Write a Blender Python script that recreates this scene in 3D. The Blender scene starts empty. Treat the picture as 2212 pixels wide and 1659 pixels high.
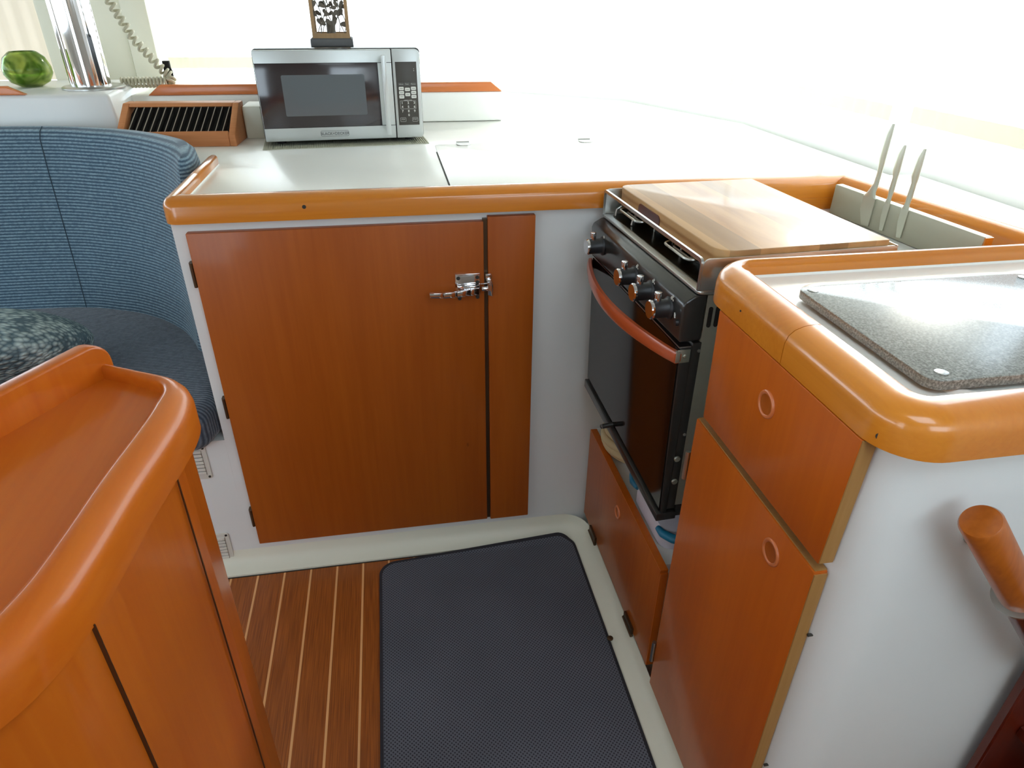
import bpy, bmesh, math, random
from mathutils import Vector, Matrix
random.seed(7)
PI = math.pi
S = bpy.context.scene
COL = S.collection

# ------------------------------------------------------------------ camera, world, sun, exposure
cam_d = bpy.data.cameras.new('camera'); cam = bpy.data.objects.new('camera', cam_d); COL.objects.link(cam)
S.camera = cam
cam_d.sensor_fit = 'HORIZONTAL'; cam_d.sensor_width = 36.0; cam_d.lens = 36.0 * 1450.0 / 2212.0
cam_d.clip_start = 0.02
_ya, _pi, _ro = math.radians(10.16), math.radians(29.98), math.radians(0.54)
_f = Vector((math.sin(_ya) * math.cos(_pi), math.cos(_ya) * math.cos(_pi), -math.sin(_pi)))
_r = Vector((math.cos(_ya), -math.sin(_ya), 0)); _u = _r.cross(_f)
_r, _u = _r * math.cos(_ro) + _u * math.sin(_ro), -_r * math.sin(_ro) + _u * math.cos(_ro)
_m = Matrix((( _r.x, _u.x, -_f.x, 0), (_r.y, _u.y, -_f.y, 0), (_r.z, _u.z, -_f.z, 0), (0, 0, 0, 1)))
cam.matrix_world = Matrix.Translation((0, 0, 1.312)) @ _m

W = bpy.data.worlds.new('sky'); S.world = W; W.use_nodes = True
W.node_tree.nodes['Background'].inputs[0].default_value = (0.75, 0.89, 1.0, 1)
W.node_tree.nodes['Background'].inputs[1].default_value = 5.8
sun_d = bpy.data.lights.new('sun', 'SUN'); sun = bpy.data.objects.new('sun', sun_d); COL.objects.link(sun)
sun_d.energy = 3.5; sun_d.angle = math.radians(6); sun_d.color = (1.0, 0.93, 0.8)
sun.rotation_euler = Vector((-0.55, -0.62, -0.42)).to_track_quat('-Z', 'Y').to_euler()
S.view_settings.view_transform = 'Standard'; S.view_settings.look = 'None'
S.view_settings.exposure = 0.0; S.view_settings.gamma = 1.0; S.view_settings.use_curve_mapping = False
try:
    S.cycles.max_bounces = 14; S.cycles.diffuse_bounces = 7; S.cycles.transmission_bounces = 10; S.cycles.transparent_max_bounces = 16
    S.cycles.use_denoising = True
    S.cycles.sample_clamp_indirect = 8.0
except Exception:
    pass

# ------------------------------------------------------------------ materials
def srgb(r, g, b):
    f = lambda c: (c / 255 / 12.92) if c / 255 <= 0.04045 else ((c / 255 + 0.055) / 1.055) ** 2.4
    return (f(r), f(g), f(b), 1)

def mat(name, col, rough=0.5, metal=0.0, coat=0.0, spec=0.5, bump=None, var=0.0, trans=0.0, sheen=0.0):
    m = bpy.data.materials.new(name); m.use_nodes = True
    nt = m.node_tree; b = nt.nodes['Principled BSDF']
    b.inputs['Roughness'].default_value = rough; b.inputs['Metallic'].default_value = metal
    b.inputs['Coat Weight'].default_value = coat; b.inputs['Coat Roughness'].default_value = 0.08
    b.inputs['Specular IOR Level'].default_value = spec
    b.inputs['Transmission Weight'].default_value = trans
    b.inputs['Sheen Weight'].default_value = sheen
    tc = nt.nodes.new('ShaderNodeTexCoord')
    n = nt.nodes.new('ShaderNodeTexNoise'); n.inputs['Scale'].default_value = 9.0; n.inputs['Detail'].default_value = 4
    nt.links.new(tc.outputs['Object'], n.inputs['Vector'])
    mx = nt.nodes.new('ShaderNodeMix'); mx.data_type = 'RGBA'
    c2 = tuple(max(0, c * (1 - var)) for c in col[:3]) + (1,)
    mx.inputs['A'].default_value = col; mx.inputs['B'].default_value = c2
    nt.links.new(n.outputs['Fac'], mx.inputs['Factor']); nt.links.new(mx.outputs['Result'], b.inputs['Base Color'])
    if bump:
        n2 = nt.nodes.new('ShaderNodeTexNoise'); n2.inputs['Scale'].default_value = bump[0]
        nt.links.new(tc.outputs['Object'], n2.inputs['Vector'])
        bp = nt.nodes.new('ShaderNodeBump'); bp.inputs['Strength'].default_value = bump[1]; bp.inputs['Distance'].default_value = 0.002
        nt.links.new(n2.outputs['Fac'], bp.inputs['Height']); nt.links.new(bp.outputs['Normal'], b.inputs['Normal'])
    return m

def wood(name, ca, cb, grain='z', rough=0.32, coat=0.5, fine=1.0, knots=True, planks=0):
    m = bpy.data.materials.new(name); m.use_nodes = True
    nt = m.node_tree; b = nt.nodes['Principled BSDF']; L = nt.links
    b.inputs['Roughness'].default_value = rough; b.inputs['Coat Weight'].default_value = coat
    b.inputs['Coat Roughness'].default_value = 0.12; b.inputs['Specular IOR Level'].default_value = 0.3
    tc = nt.nodes.new('ShaderNodeTexCoord')
    def stretched(a, c):
        mp = nt.nodes.new('ShaderNodeMapping')
        s = [a, a, a]; s['xyz'.index(grain)] = c
        mp.inputs['Scale'].default_value = s
        L.new(tc.outputs['Object'], mp.inputs['Vector']); return mp
    n1 = nt.nodes.new('ShaderNodeTexNoise'); n1.inputs['Scale'].default_value = 1; n1.inputs['Detail'].default_value = 5
    n1.inputs['Distortion'].default_value = 0.4
    L.new(stretched(150 * fine, 5).outputs[0], n1.inputs['Vector'])
    n2 = nt.nodes.new('ShaderNodeTexNoise'); n2.inputs['Scale'].default_value = 1; n2.inputs['Detail'].default_value = 2
    L.new(stretched(9, 1.2).outputs[0], n2.inputs['Vector'])
    r = nt.nodes.new('ShaderNodeValToRGB'); r.color_ramp.elements[0].position = 0.32; r.color_ramp.elements[1].position = 0.68
    r.color_ramp.elements[0].color = ca; r.color_ramp.elements[1].color = cb
    ad = nt.nodes.new('ShaderNodeMath'); ad.operation = 'MULTIPLY_ADD'; ad.inputs[1].default_value = 0.38
    mu = nt.nodes.new('ShaderNodeMath'); mu.operation = 'MULTIPLY'; mu.inputs[1].default_value = 0.62
    L.new(n1.outputs['Fac'], ad.inputs[0]); L.new(n2.outputs['Fac'], mu.inputs[0]); L.new(mu.outputs[0], ad.inputs[2])
    L.new(ad.outputs[0], r.inputs['Fac'])
    last = r.outputs['Color']
    if knots:
        v = nt.nodes.new('ShaderNodeTexVoronoi'); v.inputs['Scale'].default_value = 1.0
        mp = stretched(9, 4.5); L.new(mp.outputs[0], v.inputs['Vector'])
        k = nt.nodes.new('ShaderNodeValToRGB'); k.color_ramp.elements[0].position = 0.02; k.color_ramp.elements[1].position = 0.045
        k.color_ramp.elements[0].color = (0.35, 0.3, 0.3, 1); k.color_ramp.elements[1].color = (1, 1, 1, 1)
        L.new(v.outputs['Distance'], k.inputs['Fac'])
        mm = nt.nodes.new('ShaderNodeMix'); mm.data_type = 'RGBA'; mm.blend_type = 'MULTIPLY'; mm.inputs['Factor'].default_value = 0.8
        L.new(last, mm.inputs['A']); L.new(k.outputs['Color'], mm.inputs['B']); last = mm.outputs['Result']
    if planks:
        sp = nt.nodes.new('ShaderNodeSeparateXYZ'); L.new(tc.outputs['Object'], sp.inputs[0])
        d = nt.nodes.new('ShaderNodeMath'); d.operation = 'DIVIDE'; d.inputs[1].default_value = planks; L.new(sp.outputs['X'], d.inputs[0])
        fl = nt.nodes.new('ShaderNodeMath'); fl.operation = 'FLOOR'; L.new(d.outputs[0], fl.inputs[0])
        wn_ = nt.nodes.new('ShaderNodeTexWhiteNoise'); wn_.noise_dimensions = '1D'; L.new(fl.outputs[0], wn_.inputs['W'])
        pr_ = nt.nodes.new('ShaderNodeMapRange'); pr_.inputs['To Min'].default_value = 0.62; pr_.inputs['To Max'].default_value = 1.15; L.new(wn_.outputs['Value'], pr_.inputs['Value'])
        pm = nt.nodes.new('ShaderNodeMix'); pm.data_type = 'RGBA'; pm.blend_type = 'MULTIPLY'; pm.inputs['Factor'].default_value = 1.0
        L.new(last, pm.inputs['A']); L.new(pr_.outputs[0], pm.inputs['B']); last = pm.outputs['Result']
    L.new(last, b.inputs['Base Color'])
    bp = nt.nodes.new('ShaderNodeBump'); bp.inputs['Strength'].default_value = 0.05; bp.inputs['Distance'].default_value = 0.001
    L.new(n1.outputs['Fac'], bp.inputs['Height']); L.new(bp.outputs['Normal'], b.inputs['Normal'])
    return m

M = {}
FA, FB = srgb(196, 112, 24), srgb(214, 134, 42)
M['fid_x'] = wood('varnished fiddle wood along x', FA, FB, 'x', 0.28, 0.8)
M['fid_y'] = wood('varnished fiddle wood along y', FA, FB, 'y', 0.28, 0.8)
M['door'] = wood('cherry door veneer', srgb(154, 72, 12), srgb(172, 88, 20), 'z', 0.42, 0.18, 0.6)
M['door2'] = wood('cherry door veneer lighter', srgb(180, 84, 14), srgb(196, 98, 20), 'z', 0.38, 0.22, 0.6, False)
M['cab_l'] = wood('orange varnished veneer', srgb(184, 84, 14), srgb(202, 106, 24), 'z', 0.34, 0.35, 0.6, False)
M['tray_l'] = wood('orange varnished tray', srgb(190, 88, 14), srgb(206, 110, 26), 'y', 0.34, 0.35, 0.5, False)
M['edge'] = wood('pale plywood edge', srgb(160, 116, 62), srgb(180, 136, 82), 'z', 0.5, 0.1, 1.0, False)
M['vent_w'] = wood('oiled teak', srgb(188, 118, 72), srgb(206, 140, 92), 'x', 0.5, 0.0, 1.0, False)
M['handle_w'] = wood('red brown handle wood', srgb(168, 70, 34), srgb(190, 88, 46), 'y', 0.3, 0.6, 1.0, False)
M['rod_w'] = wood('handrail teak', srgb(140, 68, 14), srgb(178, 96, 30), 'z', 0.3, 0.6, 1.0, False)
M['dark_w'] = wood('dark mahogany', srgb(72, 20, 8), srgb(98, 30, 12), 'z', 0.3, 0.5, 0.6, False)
M['trim_w'] = wood('teak trim', srgb(206, 110, 50), srgb(224, 134, 72), 'x', 0.35, 0.4, 1.0, False)
M['board'] = wood('acacia board', srgb(150, 104, 60), srgb(196, 152, 100), 'y', 0.45, 0.15, 0.25, False, planks=0.052)
M['white'] = mat('white gelcoat', srgb(228, 230, 228), 0.35, var=0.03, coat=0.2)
M['cream'] = mat('cream gelcoat', srgb(226, 224, 206), 0.45, var=0.04)
M['wall'] = mat('white liner', srgb(238, 238, 234), 0.6, var=0.02)
M['counter'] = mat('white laminate', srgb(248, 248, 242), 0.3, var=0.02, coat=0.2)
M['liner'] = mat('grey beige headliner', srgb(176, 172, 162), 0.9, var=0.03)
M['seam'] = mat('dark seam', srgb(50, 46, 40), 0.8)
M['steel'] = mat('brushed steel', srgb(190, 190, 186), 0.3, 1.0, var=0.06)
M['steel2'] = mat('satin steel', srgb(196, 198, 184), 0.42, 1.0, var=0.06)
M['chrome'] = mat('chrome', srgb(225, 225, 228), 0.08, 1.0)
M['black'] = mat('black enamel', srgb(38, 36, 34), 0.28, coat=0.4)
M['blackg'] = mat('black oven glass', srgb(14, 12, 13), 0.08, coat=0.3, spec=0.35)
M['hob'] = mat('dark hob steel', srgb(92, 88, 76), 0.25, 1.0, var=0.2)
M['knob'] = mat('black knob plastic', srgb(32, 32, 34), 0.4)
M['dark'] = mat('dark void', srgb(26, 22, 20), 0.8)
M['silver'] = mat('brushed microwave steel', srgb(206, 210, 208), 0.34, 0.55, var=0.05)
M['mwwin'] = mat('microwave window black', srgb(46, 38, 40), 0.12, coat=0.6)
M['mwmesh'] = mat('microwave mesh grey', srgb(92, 98, 102), 0.25, coat=0.5)
M['panel'] = mat('keypad charcoal', srgb(62, 58, 52), 0.4)
M['print'] = mat('keypad print', srgb(214, 214, 206), 0.5)
M['print2'] = mat('grey print', srgb(110, 112, 112), 0.5)
M['mattan'] = mat('ribbed rubber mat', srgb(176, 176, 156), 0.8, var=0.1)
M['lant_w'] = wood('lantern wood', srgb(150, 118, 84), srgb(176, 146, 106), 'z', 0.6, 0.0, 1.0, False)
M['lant_b'] = mat('lantern grey base', srgb(92, 92, 92), 0.6)
M['leaf'] = mat('lantern metal leaf', srgb(98, 90, 78), 0.6)
M['slat'] = mat('louvre slat', srgb(158, 146, 132), 0.5)
M['rugb'] = mat('rug binding', srgb(42, 40, 46), 0.9)
M['pole'] = mat('polished steel pole', srgb(232, 230, 230), 0.06, 1.0)
M['cord'] = mat('coiled beige cord', srgb(186, 182, 158), 0.5)
M['blue'] = mat('blue rubber grip', srgb(22, 112, 146), 0.4)
M['tote'] = mat('white plastic tote', srgb(206, 204, 214), 0.4)
M['hose'] = mat('cream hose', srgb(206, 186, 142), 0.6, var=0.15)
M['vent_p'] = mat('white vent plastic', srgb(216, 214, 204), 0.45)
M['bronze'] = mat('aged bronze hinge', srgb(112, 92, 72), 0.4, 0.9, var=0.3)
M['ring'] = mat('copper coloured ring', srgb(206, 116, 66), 0.3, coat=0.5)
M['rackgrey'] = mat('grey painted rack', srgb(176, 174, 154), 0.5, var=0.05)
M['knife'] = mat('matt steel knife', srgb(206, 208, 192), 0.4, 0.85, var=0.08)

def fabric(name, ca, cb, scale, axis, bump=0.6, rough=0.95, freq=0.008):
    m = bpy.data.materials.new(name); m.use_nodes = True; nt = m.node_tree; L = nt.links
    b = nt.nodes['Principled BSDF']; b.inputs['Roughness'].default_value = rough; b.inputs['Sheen Weight'].default_value = 0.35
    b.inputs['Sheen Roughness'].default_value = 0.4; b.inputs['Specular IOR Level'].default_value = 0.15
    tc = nt.nodes.new('ShaderNodeTexCoord')
    w = nt.nodes.new('ShaderNodeTexWave'); w.wave_type = 'BANDS'; w.bands_direction = axis
    w.inputs['Scale'].default_value = 0.314 / freq; w.inputs['Distortion'].default_value = 0.8; w.inputs['Detail'].default_value = 2
    w.inputs['Detail Scale'].default_value = 6
    L.new(tc.outputs['Object'], w.inputs['Vector'])
    n = nt.nodes.new('ShaderNodeTexNoise'); n.inputs['Scale'].default_value = scale; n.inputs['Detail'].default_value = 5
    L.new(tc.outputs['Object'], n.inputs['Vector'])
    mu = nt.nodes.new('ShaderNodeMath'); mu.operation = 'MULTIPLY'
    L.new(w.outputs['Fac'], mu.inputs[0]); L.new(n.outputs['Fac'], mu.inputs[1])
    r = nt.nodes.new('ShaderNodeValToRGB'); r.color_ramp.elements[0].color = ca; r.color_ramp.elements[1].color = cb
    r.color_ramp.elements[0].position = 0.05; r.color_ramp.elements[1].position = 0.55
    L.new(mu.outputs[0], r.inputs['Fac']); L.new(r.outputs['Color'], b.inputs['Base Color'])
    bp = nt.nodes.new('ShaderNodeBump'); bp.inputs['Strength'].default_value = bump; bp.inputs['Distance'].default_value = 0.004
    L.new(mu.outputs[0], bp.inputs['Height']); L.new(bp.outputs['Normal'], b.inputs['Normal'])
    return m
M['uphol'] = fabric('blue ribbed upholstery', srgb(66, 88, 106), srgb(134, 160, 174), 120, 'Z', 0.5, freq=0.0085)
M['uphols'] = fabric('blue seat upholstery', srgb(62, 70, 82), srgb(108, 118, 130), 90, 'Y', 0.5, freq=0.009)

def knit():
    m = bpy.data.materials.new('grey teal chunky knit'); m.use_nodes = True; nt = m.node_tree; L = nt.links
    b = nt.nodes['Principled BSDF']; b.inputs['Roughness'].default_value = 0.95; b.inputs['Specular IOR Level'].default_value = 0.1
    tc = nt.nodes.new('ShaderNodeTexCoord'); mp = nt.nodes.new('ShaderNodeMapping'); mp.inputs['Scale'].default_value = (62, 110, 110); mp.inputs['Rotation'].default_value = (0, 0, 0.35)
    L.new(tc.outputs['Object'], mp.inputs['Vector'])
    v = nt.nodes.new('ShaderNodeTexVoronoi'); v.inputs['Scale'].default_value = 1; v.inputs['Randomness'].default_value = 0.75; L.new(mp.outputs[0], v.inputs['Vector'])
    n = nt.nodes.new('ShaderNodeTexNoise'); n.inputs['Scale'].default_value = 12; n.inputs['Detail'].default_value = 3; L.new(tc.outputs['Object'], n.inputs['Vector'])
    ad = nt.nodes.new('ShaderNodeMath'); ad.operation = 'MULTIPLY_ADD'; ad.inputs[1].default_value = 0.9; L.new(n.outputs['Fac'], ad.inputs[0])
    iv = nt.nodes.new('ShaderNodeMath'); iv.operation = 'MULTIPLY'; iv.inputs[1].default_value = -0.7; L.new(v.outputs['Distance'], iv.inputs[0]); L.new(iv.outputs[0], ad.inputs[2])
    r = nt.nodes.new('ShaderNodeValToRGB'); r.color_ramp.elements[0].position = -0.0; r.color_ramp.elements[1].position = 0.45
    r.color_ramp.elements[0].color = srgb(92, 112, 120); r.color_ramp.elements[1].color = srgb(196, 214, 212)
    L.new(ad.outputs[0], r.inputs['Fac']); L.new(r.outputs['Color'], b.inputs['Base Color'])
    bp = nt.nodes.new('ShaderNodeBump'); bp.invert = True; bp.inputs['Strength'].default_value = 0.9; bp.inputs['Distance'].default_value = 0.006
    L.new(v.outputs['Distance'], bp.inputs['Height']); L.new(bp.outputs['Normal'], b.inputs['Normal'])
    return m
M['pillow'] = knit()
M['uphol_d'] = mat('dark blue seam', srgb(50, 66, 80), 0.9)

def curtain_mat(name, col, transp, transl):
    m = bpy.data.materials.new(name); m.use_nodes = True; nt = m.node_tree; L = nt.links
    for x in list(nt.nodes): nt.nodes.remove(x)
    o = nt.nodes.new('ShaderNodeOutputMaterial')
    d = nt.nodes.new('ShaderNodeBsdfDiffuse'); d.inputs[0].default_value = col
    t = nt.nodes.new('ShaderNodeBsdfTranslucent'); t.inputs[0].default_value = col
    tr = nt.nodes.new('ShaderNodeBsdfTransparent')
    m1 = nt.nodes.new('ShaderNodeMixShader'); m1.inputs[0].default_value = transl
    L.new(d.outputs[0], m1.inputs[1]); L.new(t.outputs[0], m1.inputs[2])
    tc = nt.nodes.new('ShaderNodeTexCoord'); n = nt.nodes.new('ShaderNodeTexNoise'); n.inputs['Scale'].default_value = 14
    L.new(tc.outputs['Object'], n.inputs['Vector'])
    mr = nt.nodes.new('ShaderNodeMapRange'); mr.inputs['To Min'].default_value = transp * 0.7; mr.inputs['To Max'].default_value = transp * 1.3
    L.new(n.outputs['Fac'], mr.inputs['Value'])
    m2 = nt.nodes.new('ShaderNodeMixShader'); L.new(mr.outputs[0], m2.inputs[0])
    L.new(m1.outputs[0], m2.inputs[1]); L.new(tr.outputs[0], m2.inputs[2]); L.new(m2.outputs[0], o.inputs[0])
    return m
M['sheer'] = curtain_mat('sheer white curtain', srgb(245, 240, 228), 0.35, 0.6)
M['hem'] = curtain_mat('doubled curtain hem', srgb(222, 218, 196), 0.0, 0.14)
M['beige_c'] = curtain_mat('beige curtain', srgb(216, 202, 182), 0.01, 0.14)

def glass_mat():
    m = bpy.data.materials.new('window glass'); m.use_nodes = True; nt = m.node_tree; L = nt.links
    for x in list(nt.nodes): nt.nodes.remove(x)
    o = nt.nodes.new('ShaderNodeOutputMaterial'); g = nt.nodes.new('ShaderNodeBsdfGlossy'); g.inputs['Roughness'].default_value = 0.02
    t = nt.nodes.new('ShaderNodeBsdfTransparent'); fr = nt.nodes.new('ShaderNodeLayerWeight'); fr.inputs[0].default_value = 0.04
    mx = nt.nodes.new('ShaderNodeMixShader'); L.new(fr.outputs['Fresnel'], mx.inputs[0]); L.new(t.outputs[0], mx.inputs[1]); L.new(g.outputs[0], mx.inputs[2])
    L.new(mx.outputs[0], o.inputs[0]); return m
M['glass'] = glass_mat()

def green_glass():
    m = bpy.data.materials.new('swirled green glass'); m.use_nodes = True; nt = m.node_tree; L = nt.links
    b = nt.nodes['Principled BSDF']; b.inputs['Roughness'].default_value = 0.05; b.inputs['Transmission Weight'].default_value = 0.75
    b.inputs['IOR'].default_value = 1.2
    tc = nt.nodes.new('ShaderNodeTexCoord'); w = nt.nodes.new('ShaderNodeTexNoise'); w.inputs['Scale'].default_value = 14; w.inputs['Distortion'].default_value = 2.5
    L.new(tc.outputs['Object'], w.inputs['Vector'])
    r = nt.nodes.new('ShaderNodeValToRGB'); r.color_ramp.elements[0].color = srgb(96, 140, 50); r.color_ramp.elements[1].color = srgb(222, 230, 140)
    r.color_ramp.elements[0].position = 0.35; r.color_ramp.elements[1].position = 0.7
    L.new(w.outputs['Fac'], r.inputs['Fac']); L.new(r.outputs['Color'], b.inputs['Base Color'])
    return m
M['green'] = green_glass()

def teak_floor():
    m = bpy.data.materials.new('teak and holly sole'); m.use_nodes = True; nt = m.node_tree; L = nt.links
    b = nt.nodes['Principled BSDF']; b.inputs['Roughness'].default_value = 0.45; b.inputs['Coat Weight'].default_value = 0.15
    tc = nt.nodes.new('ShaderNodeTexCoord'); sp = nt.nodes.new('ShaderNodeSeparateXYZ'); L.new(tc.outputs['Object'], sp.inputs[0])
    def mth(op, a, bv=None):
        n = nt.nodes.new('ShaderNodeMath'); n.operation = op
        L.new(a, n.inputs[0])
        if bv is not None: n.inputs[1].default_value = bv
        return n.outputs[0]
    x = mth('ADD', sp.outputs['X'], 0.2295 + 0.067 * 40)
    x = mth('DIVIDE', x, 0.0672); x = mth('FRACT', x); s = mth('LESS_THAN', x, 0.075)
    mp = nt.nodes.new('ShaderNodeMapping'); mp.inputs['Scale'].default_value = (420, 9, 1); L.new(tc.outputs['Object'], mp.inputs['Vector'])
    n = nt.nodes.new('ShaderNodeTexNoise'); n.inputs['Scale'].default_value = 1; n.inputs['Detail'].default_value = 4; L.new(mp.outputs[0], n.inputs['Vector'])
    r = nt.nodes.new('ShaderNodeValToRGB'); r.color_ramp.elements[0].position = 0.35; r.color_ramp.elements[1].position = 0.65
    r.color_ramp.elements[0].color = srgb(132, 66, 16); r.color_ramp.elements[1].color = srgb(168, 90, 28)
    L.new(n.outputs['Fac'], r.inputs['Fac'])
    mx = nt.nodes.new('ShaderNodeMix'); mx.data_type = 'RGBA'; L.new(s, mx.inputs['Factor']); L.new(r.outputs['Color'], mx.inputs['A'])
    mx.inputs['B'].default_value = srgb(232, 172, 112); L.new(mx.outputs['Result'], b.inputs['Base Color'])
    return m
M['floor'] = teak_floor()

def rug_mat():
    m = bpy.data.materials.new('charcoal dotted rug'); m.use_nodes = True; nt = m.node_tree; L = nt.links
    b = nt.nodes['Principled BSDF']; b.inputs['Roughness'].default_value = 0.9; b.inputs['Specular IOR Level'].default_value = 0.2
    tc = nt.nodes.new('ShaderNodeTexCoord'); mp = nt.nodes.new('ShaderNodeMapping'); mp.inputs['Scale'].default_value = (170, 170, 170)
    mp.inputs['Rotation'].default_value = (0, 0, math.radians(45)); L.new(tc.outputs['Object'], mp.inputs['Vector'])
    v = nt.nodes.new('ShaderNodeTexVoronoi'); v.inputs['Randomness'].default_value = 0.0; v.inputs['Scale'].default_value = 1; v.voronoi_dimensions = '2D'
    L.new(mp.outputs[0], v.inputs['Vector'])
    r = nt.nodes.new('ShaderNodeValToRGB'); r.color_ramp.elements[0].position = 0.22; r.color_ramp.elements[1].position = 0.36
    r.color_ramp.elements[0].color = srgb(58, 58, 65); r.color_ramp.elements[1].color = srgb(108, 110, 120)
    L.new(v.outputs['Distance'], r.inputs['Fac']); 
    n = nt.nodes.new('ShaderNodeTexNoise'); n.inputs['Scale'].default_value = 5; L.new(tc.outputs['Object'], n.inputs['Vector'])
    mx = nt.nodes.new('ShaderNodeMix'); mx.data_type = 'RGBA'; mx.blend_type = 'MULTIPLY'; mx.inputs['Factor'].default_value = 0.35
    L.new(r.outputs['Color'], mx.inputs['A']); L.new(n.outputs['Fac'], mx.inputs['B']); L.new(mx.outputs['Result'], b.inputs['Base Color'])
    bp = nt.nodes.new('ShaderNodeBump'); bp.inputs['Strength'].default_value = 0.4; bp.inputs['Distance'].default_value = 0.002
    L.new(r.outputs['Color'], bp.inputs['Height']); L.new(bp.outputs['Normal'], b.inputs['Normal'])
    return m
M['rug'] = rug_mat()

def granite():
    m = bpy.data.materials.new('speckled grey granite'); m.use_nodes = True; nt = m.node_tree; L = nt.links
    b = nt.nodes['Principled BSDF']; b.inputs['Roughness'].default_value = 0.22; b.inputs['Coat Weight'].default_value = 0.4; b.inputs['Coat Roughness'].default_value = 0.15
    tc = nt.nodes.new('ShaderNodeTexCoord'); n = nt.nodes.new('ShaderNodeTexNoise'); n.inputs['Scale'].default_value = 420; n.inputs['Detail'].default_value = 3
    L.new(tc.outputs['Object'], n.inputs['Vector'])
    r = nt.nodes.new('ShaderNodeValToRGB'); r.color_ramp.elements[0].position = 0.4; r.color_ramp.elements[1].position = 0.66
    r.color_ramp.elements[0].color = srgb(96, 98, 92); r.color_ramp.elements[1].color = srgb(150, 152, 146)
    L.new(n.outputs['Fac'], r.inputs['Fac']); L.new(r.outputs['Color'], b.inputs['Base Color']); return m
M['granite'] = granite()

# ------------------------------------------------------------------ geometry helpers
def NB(): return bmesh.new()

def box(bm, x0, x1, y0, y1, z0, z1):
    v = [bm.verts.new(p) for p in ((x0,y0,z0),(x1,y0,z0),(x1,y1,z0),(x0,y1,z0),(x0,y0,z1),(x1,y0,z1),(x1,y1,z1),(x0,y1,z1))]
    for f in ((0,3,2,1),(4,5,6,7),(0,1,5,4),(1,2,6,5),(2,3,7,6),(3,0,4,7)): bm.faces.new([v[i] for i in f])
    return bm

def hexa(bm, p):   # eight corners, bottom four then top four, ccw seen from above
    v = [bm.verts.new(q) for q in p]
    for f in ((0,3,2,1),(4,5,6,7),(0,1,5,4),(1,2,6,5),(2,3,7,6),(3,0,4,7)): bm.faces.new([v[i] for i in f])
    return bm

def prism(bm, pts, a0, a1, axis='z'):
    def P(p, a):
        return (p[0], p[1], a) if axis == 'z' else (p[0], a, p[1]) if axis == 'y' else (a, p[0], p[1])
    b = [bm.verts.new(P(p, a0)) for p in pts]; t = [bm.verts.new(P(p, a1)) for p in pts]; n = len(pts)
    bm.faces.new(b[::-1]); bm.faces.new(t)
    for i in range(n): bm.faces.new((b[i], b[(i+1) % n], t[(i+1) % n], t[i]))
    return bm

def rpath(pts, rad, n=7, closed=False):
    out = []; N = len(pts)
    for i, p in enumerate(pts):
        r = rad[i] if isinstance(rad, (list, tuple)) else rad
        if (not closed and i in (0, N-1)) or r <= 0: out.append(tuple(p)); continue
        P0, P1, P2 = Vector(pts[i-1]), Vector(p), Vector(pts[(i+1) % N])
        a, c = (P0 - P1), (P2 - P1); la, lc = a.length, c.length; a.normalize(); c.normalize()
        ang = math.acos(max(-1, min(1, a.dot(c)))); d = min(r / math.tan(ang / 2), la * 0.49, lc * 0.49)
        A, Cc = P1 + a * d, P1 + c * d
        rr = d * math.tan(ang / 2); ctr = P1 + (a + c).normalized() * (rr / math.sin(ang / 2))
        v0, v1 = A - ctr, Cc - ctr; th = math.acos(max(-1, min(1, v0.normalized().dot(v1.normalized()))))
        for k in range(n + 1):
            t = k / n
            if th < 1e-5: q = A.lerp(Cc, t)
            else: q = ctr + (v0 * math.sin((1-t)*th) + v1 * math.sin(t*th)) / math.sin(th)
            out.append(tuple(q))
    return out

def rrect(x0, x1, y0, y1, r, n=6):
    return rpath([(x0,y0),(x1,y0),(x1,y1),(x0,y1)], r, n, True)

def sweep(bm, path, prof, closed=False, scale=None):
    """path in xy; prof (offset to the left of travel, z)"""
    N = len(path); rings = []
    for i, p in enumerate(path):
        p = Vector(p[:2])
        if closed: a, c = Vector(path[i-1][:2]), Vector(path[(i+1) % N][:2])
        else: a = Vector(path[max(0,i-1)][:2]); c = Vector(path[min(N-1,i+1)][:2])
        d0 = (p - a).normalized() if (p - a).length > 1e-7 else (c - p).normalized()
        d1 = (c - p).normalized() if (c - p).length > 1e-7 else d0
        n0 = Vector((-d0.y, d0.x)); n1 = Vector((-d1.y, d1.x)); n = (n0 + n1).normalized()
        k = 1 / max(0.35, n.dot(n0)); s = scale[i] if scale else 1
        rings.append([bm.verts.new((p.x + n.x*o*k*s, p.y + n.y*o*k*s, z)) for o, z in prof])
    m = len(prof)
    for i in range(N if closed else N-1):
        A, B = rings[i], rings[(i+1) % N]
        for j in range(m): bm.faces.new((A[j], A[(j+1) % m], B[(j+1) % m], B[j]))
    if not closed: bm.faces.new(rings[0][::-1]); bm.faces.new(rings[-1])
    return bm

def tube(bm, pts, r, n=10, cap=True, closed=False):
    pts = [Vector(p) for p in pts]; N = len(pts); rings = []; up = None
    for i, p in enumerate(pts):
        if closed: d = (pts[(i+1) % N] - pts[i-1]).normalized()
        else: d = (pts[min(N-1,i+1)] - pts[max(0,i-1)]).normalized()
        if up is None:
            up = Vector((0,0,1)) if abs(d.z) < 0.9 else Vector((0,1,0))
        up = (up - d * up.dot(d)).normalized(); s = d.cross(up)
        rr = r[i] if isinstance(r, (list, tuple)) else r
        rings.append([bm.verts.new(p + (up*math.cos(2*PI*k/n) + s*math.sin(2*PI*k/n)) * rr) for k in range(n)])
    for i in range(N if closed else N-1):
        A, B = rings[i], rings[(i+1) % N]
        for k in range(n): bm.faces.new((A[k], A[(k+1) % n], B[(k+1) % n], B[k]))
    if cap and not closed: bm.faces.new(rings[0][::-1]); bm.faces.new(rings[-1])
    return bm

def cyl(bm, p0, p1, r0, r1=None, n=20): return tube(bm, [p0, p1], [r0, r0 if r1 is None else r1], n)

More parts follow.
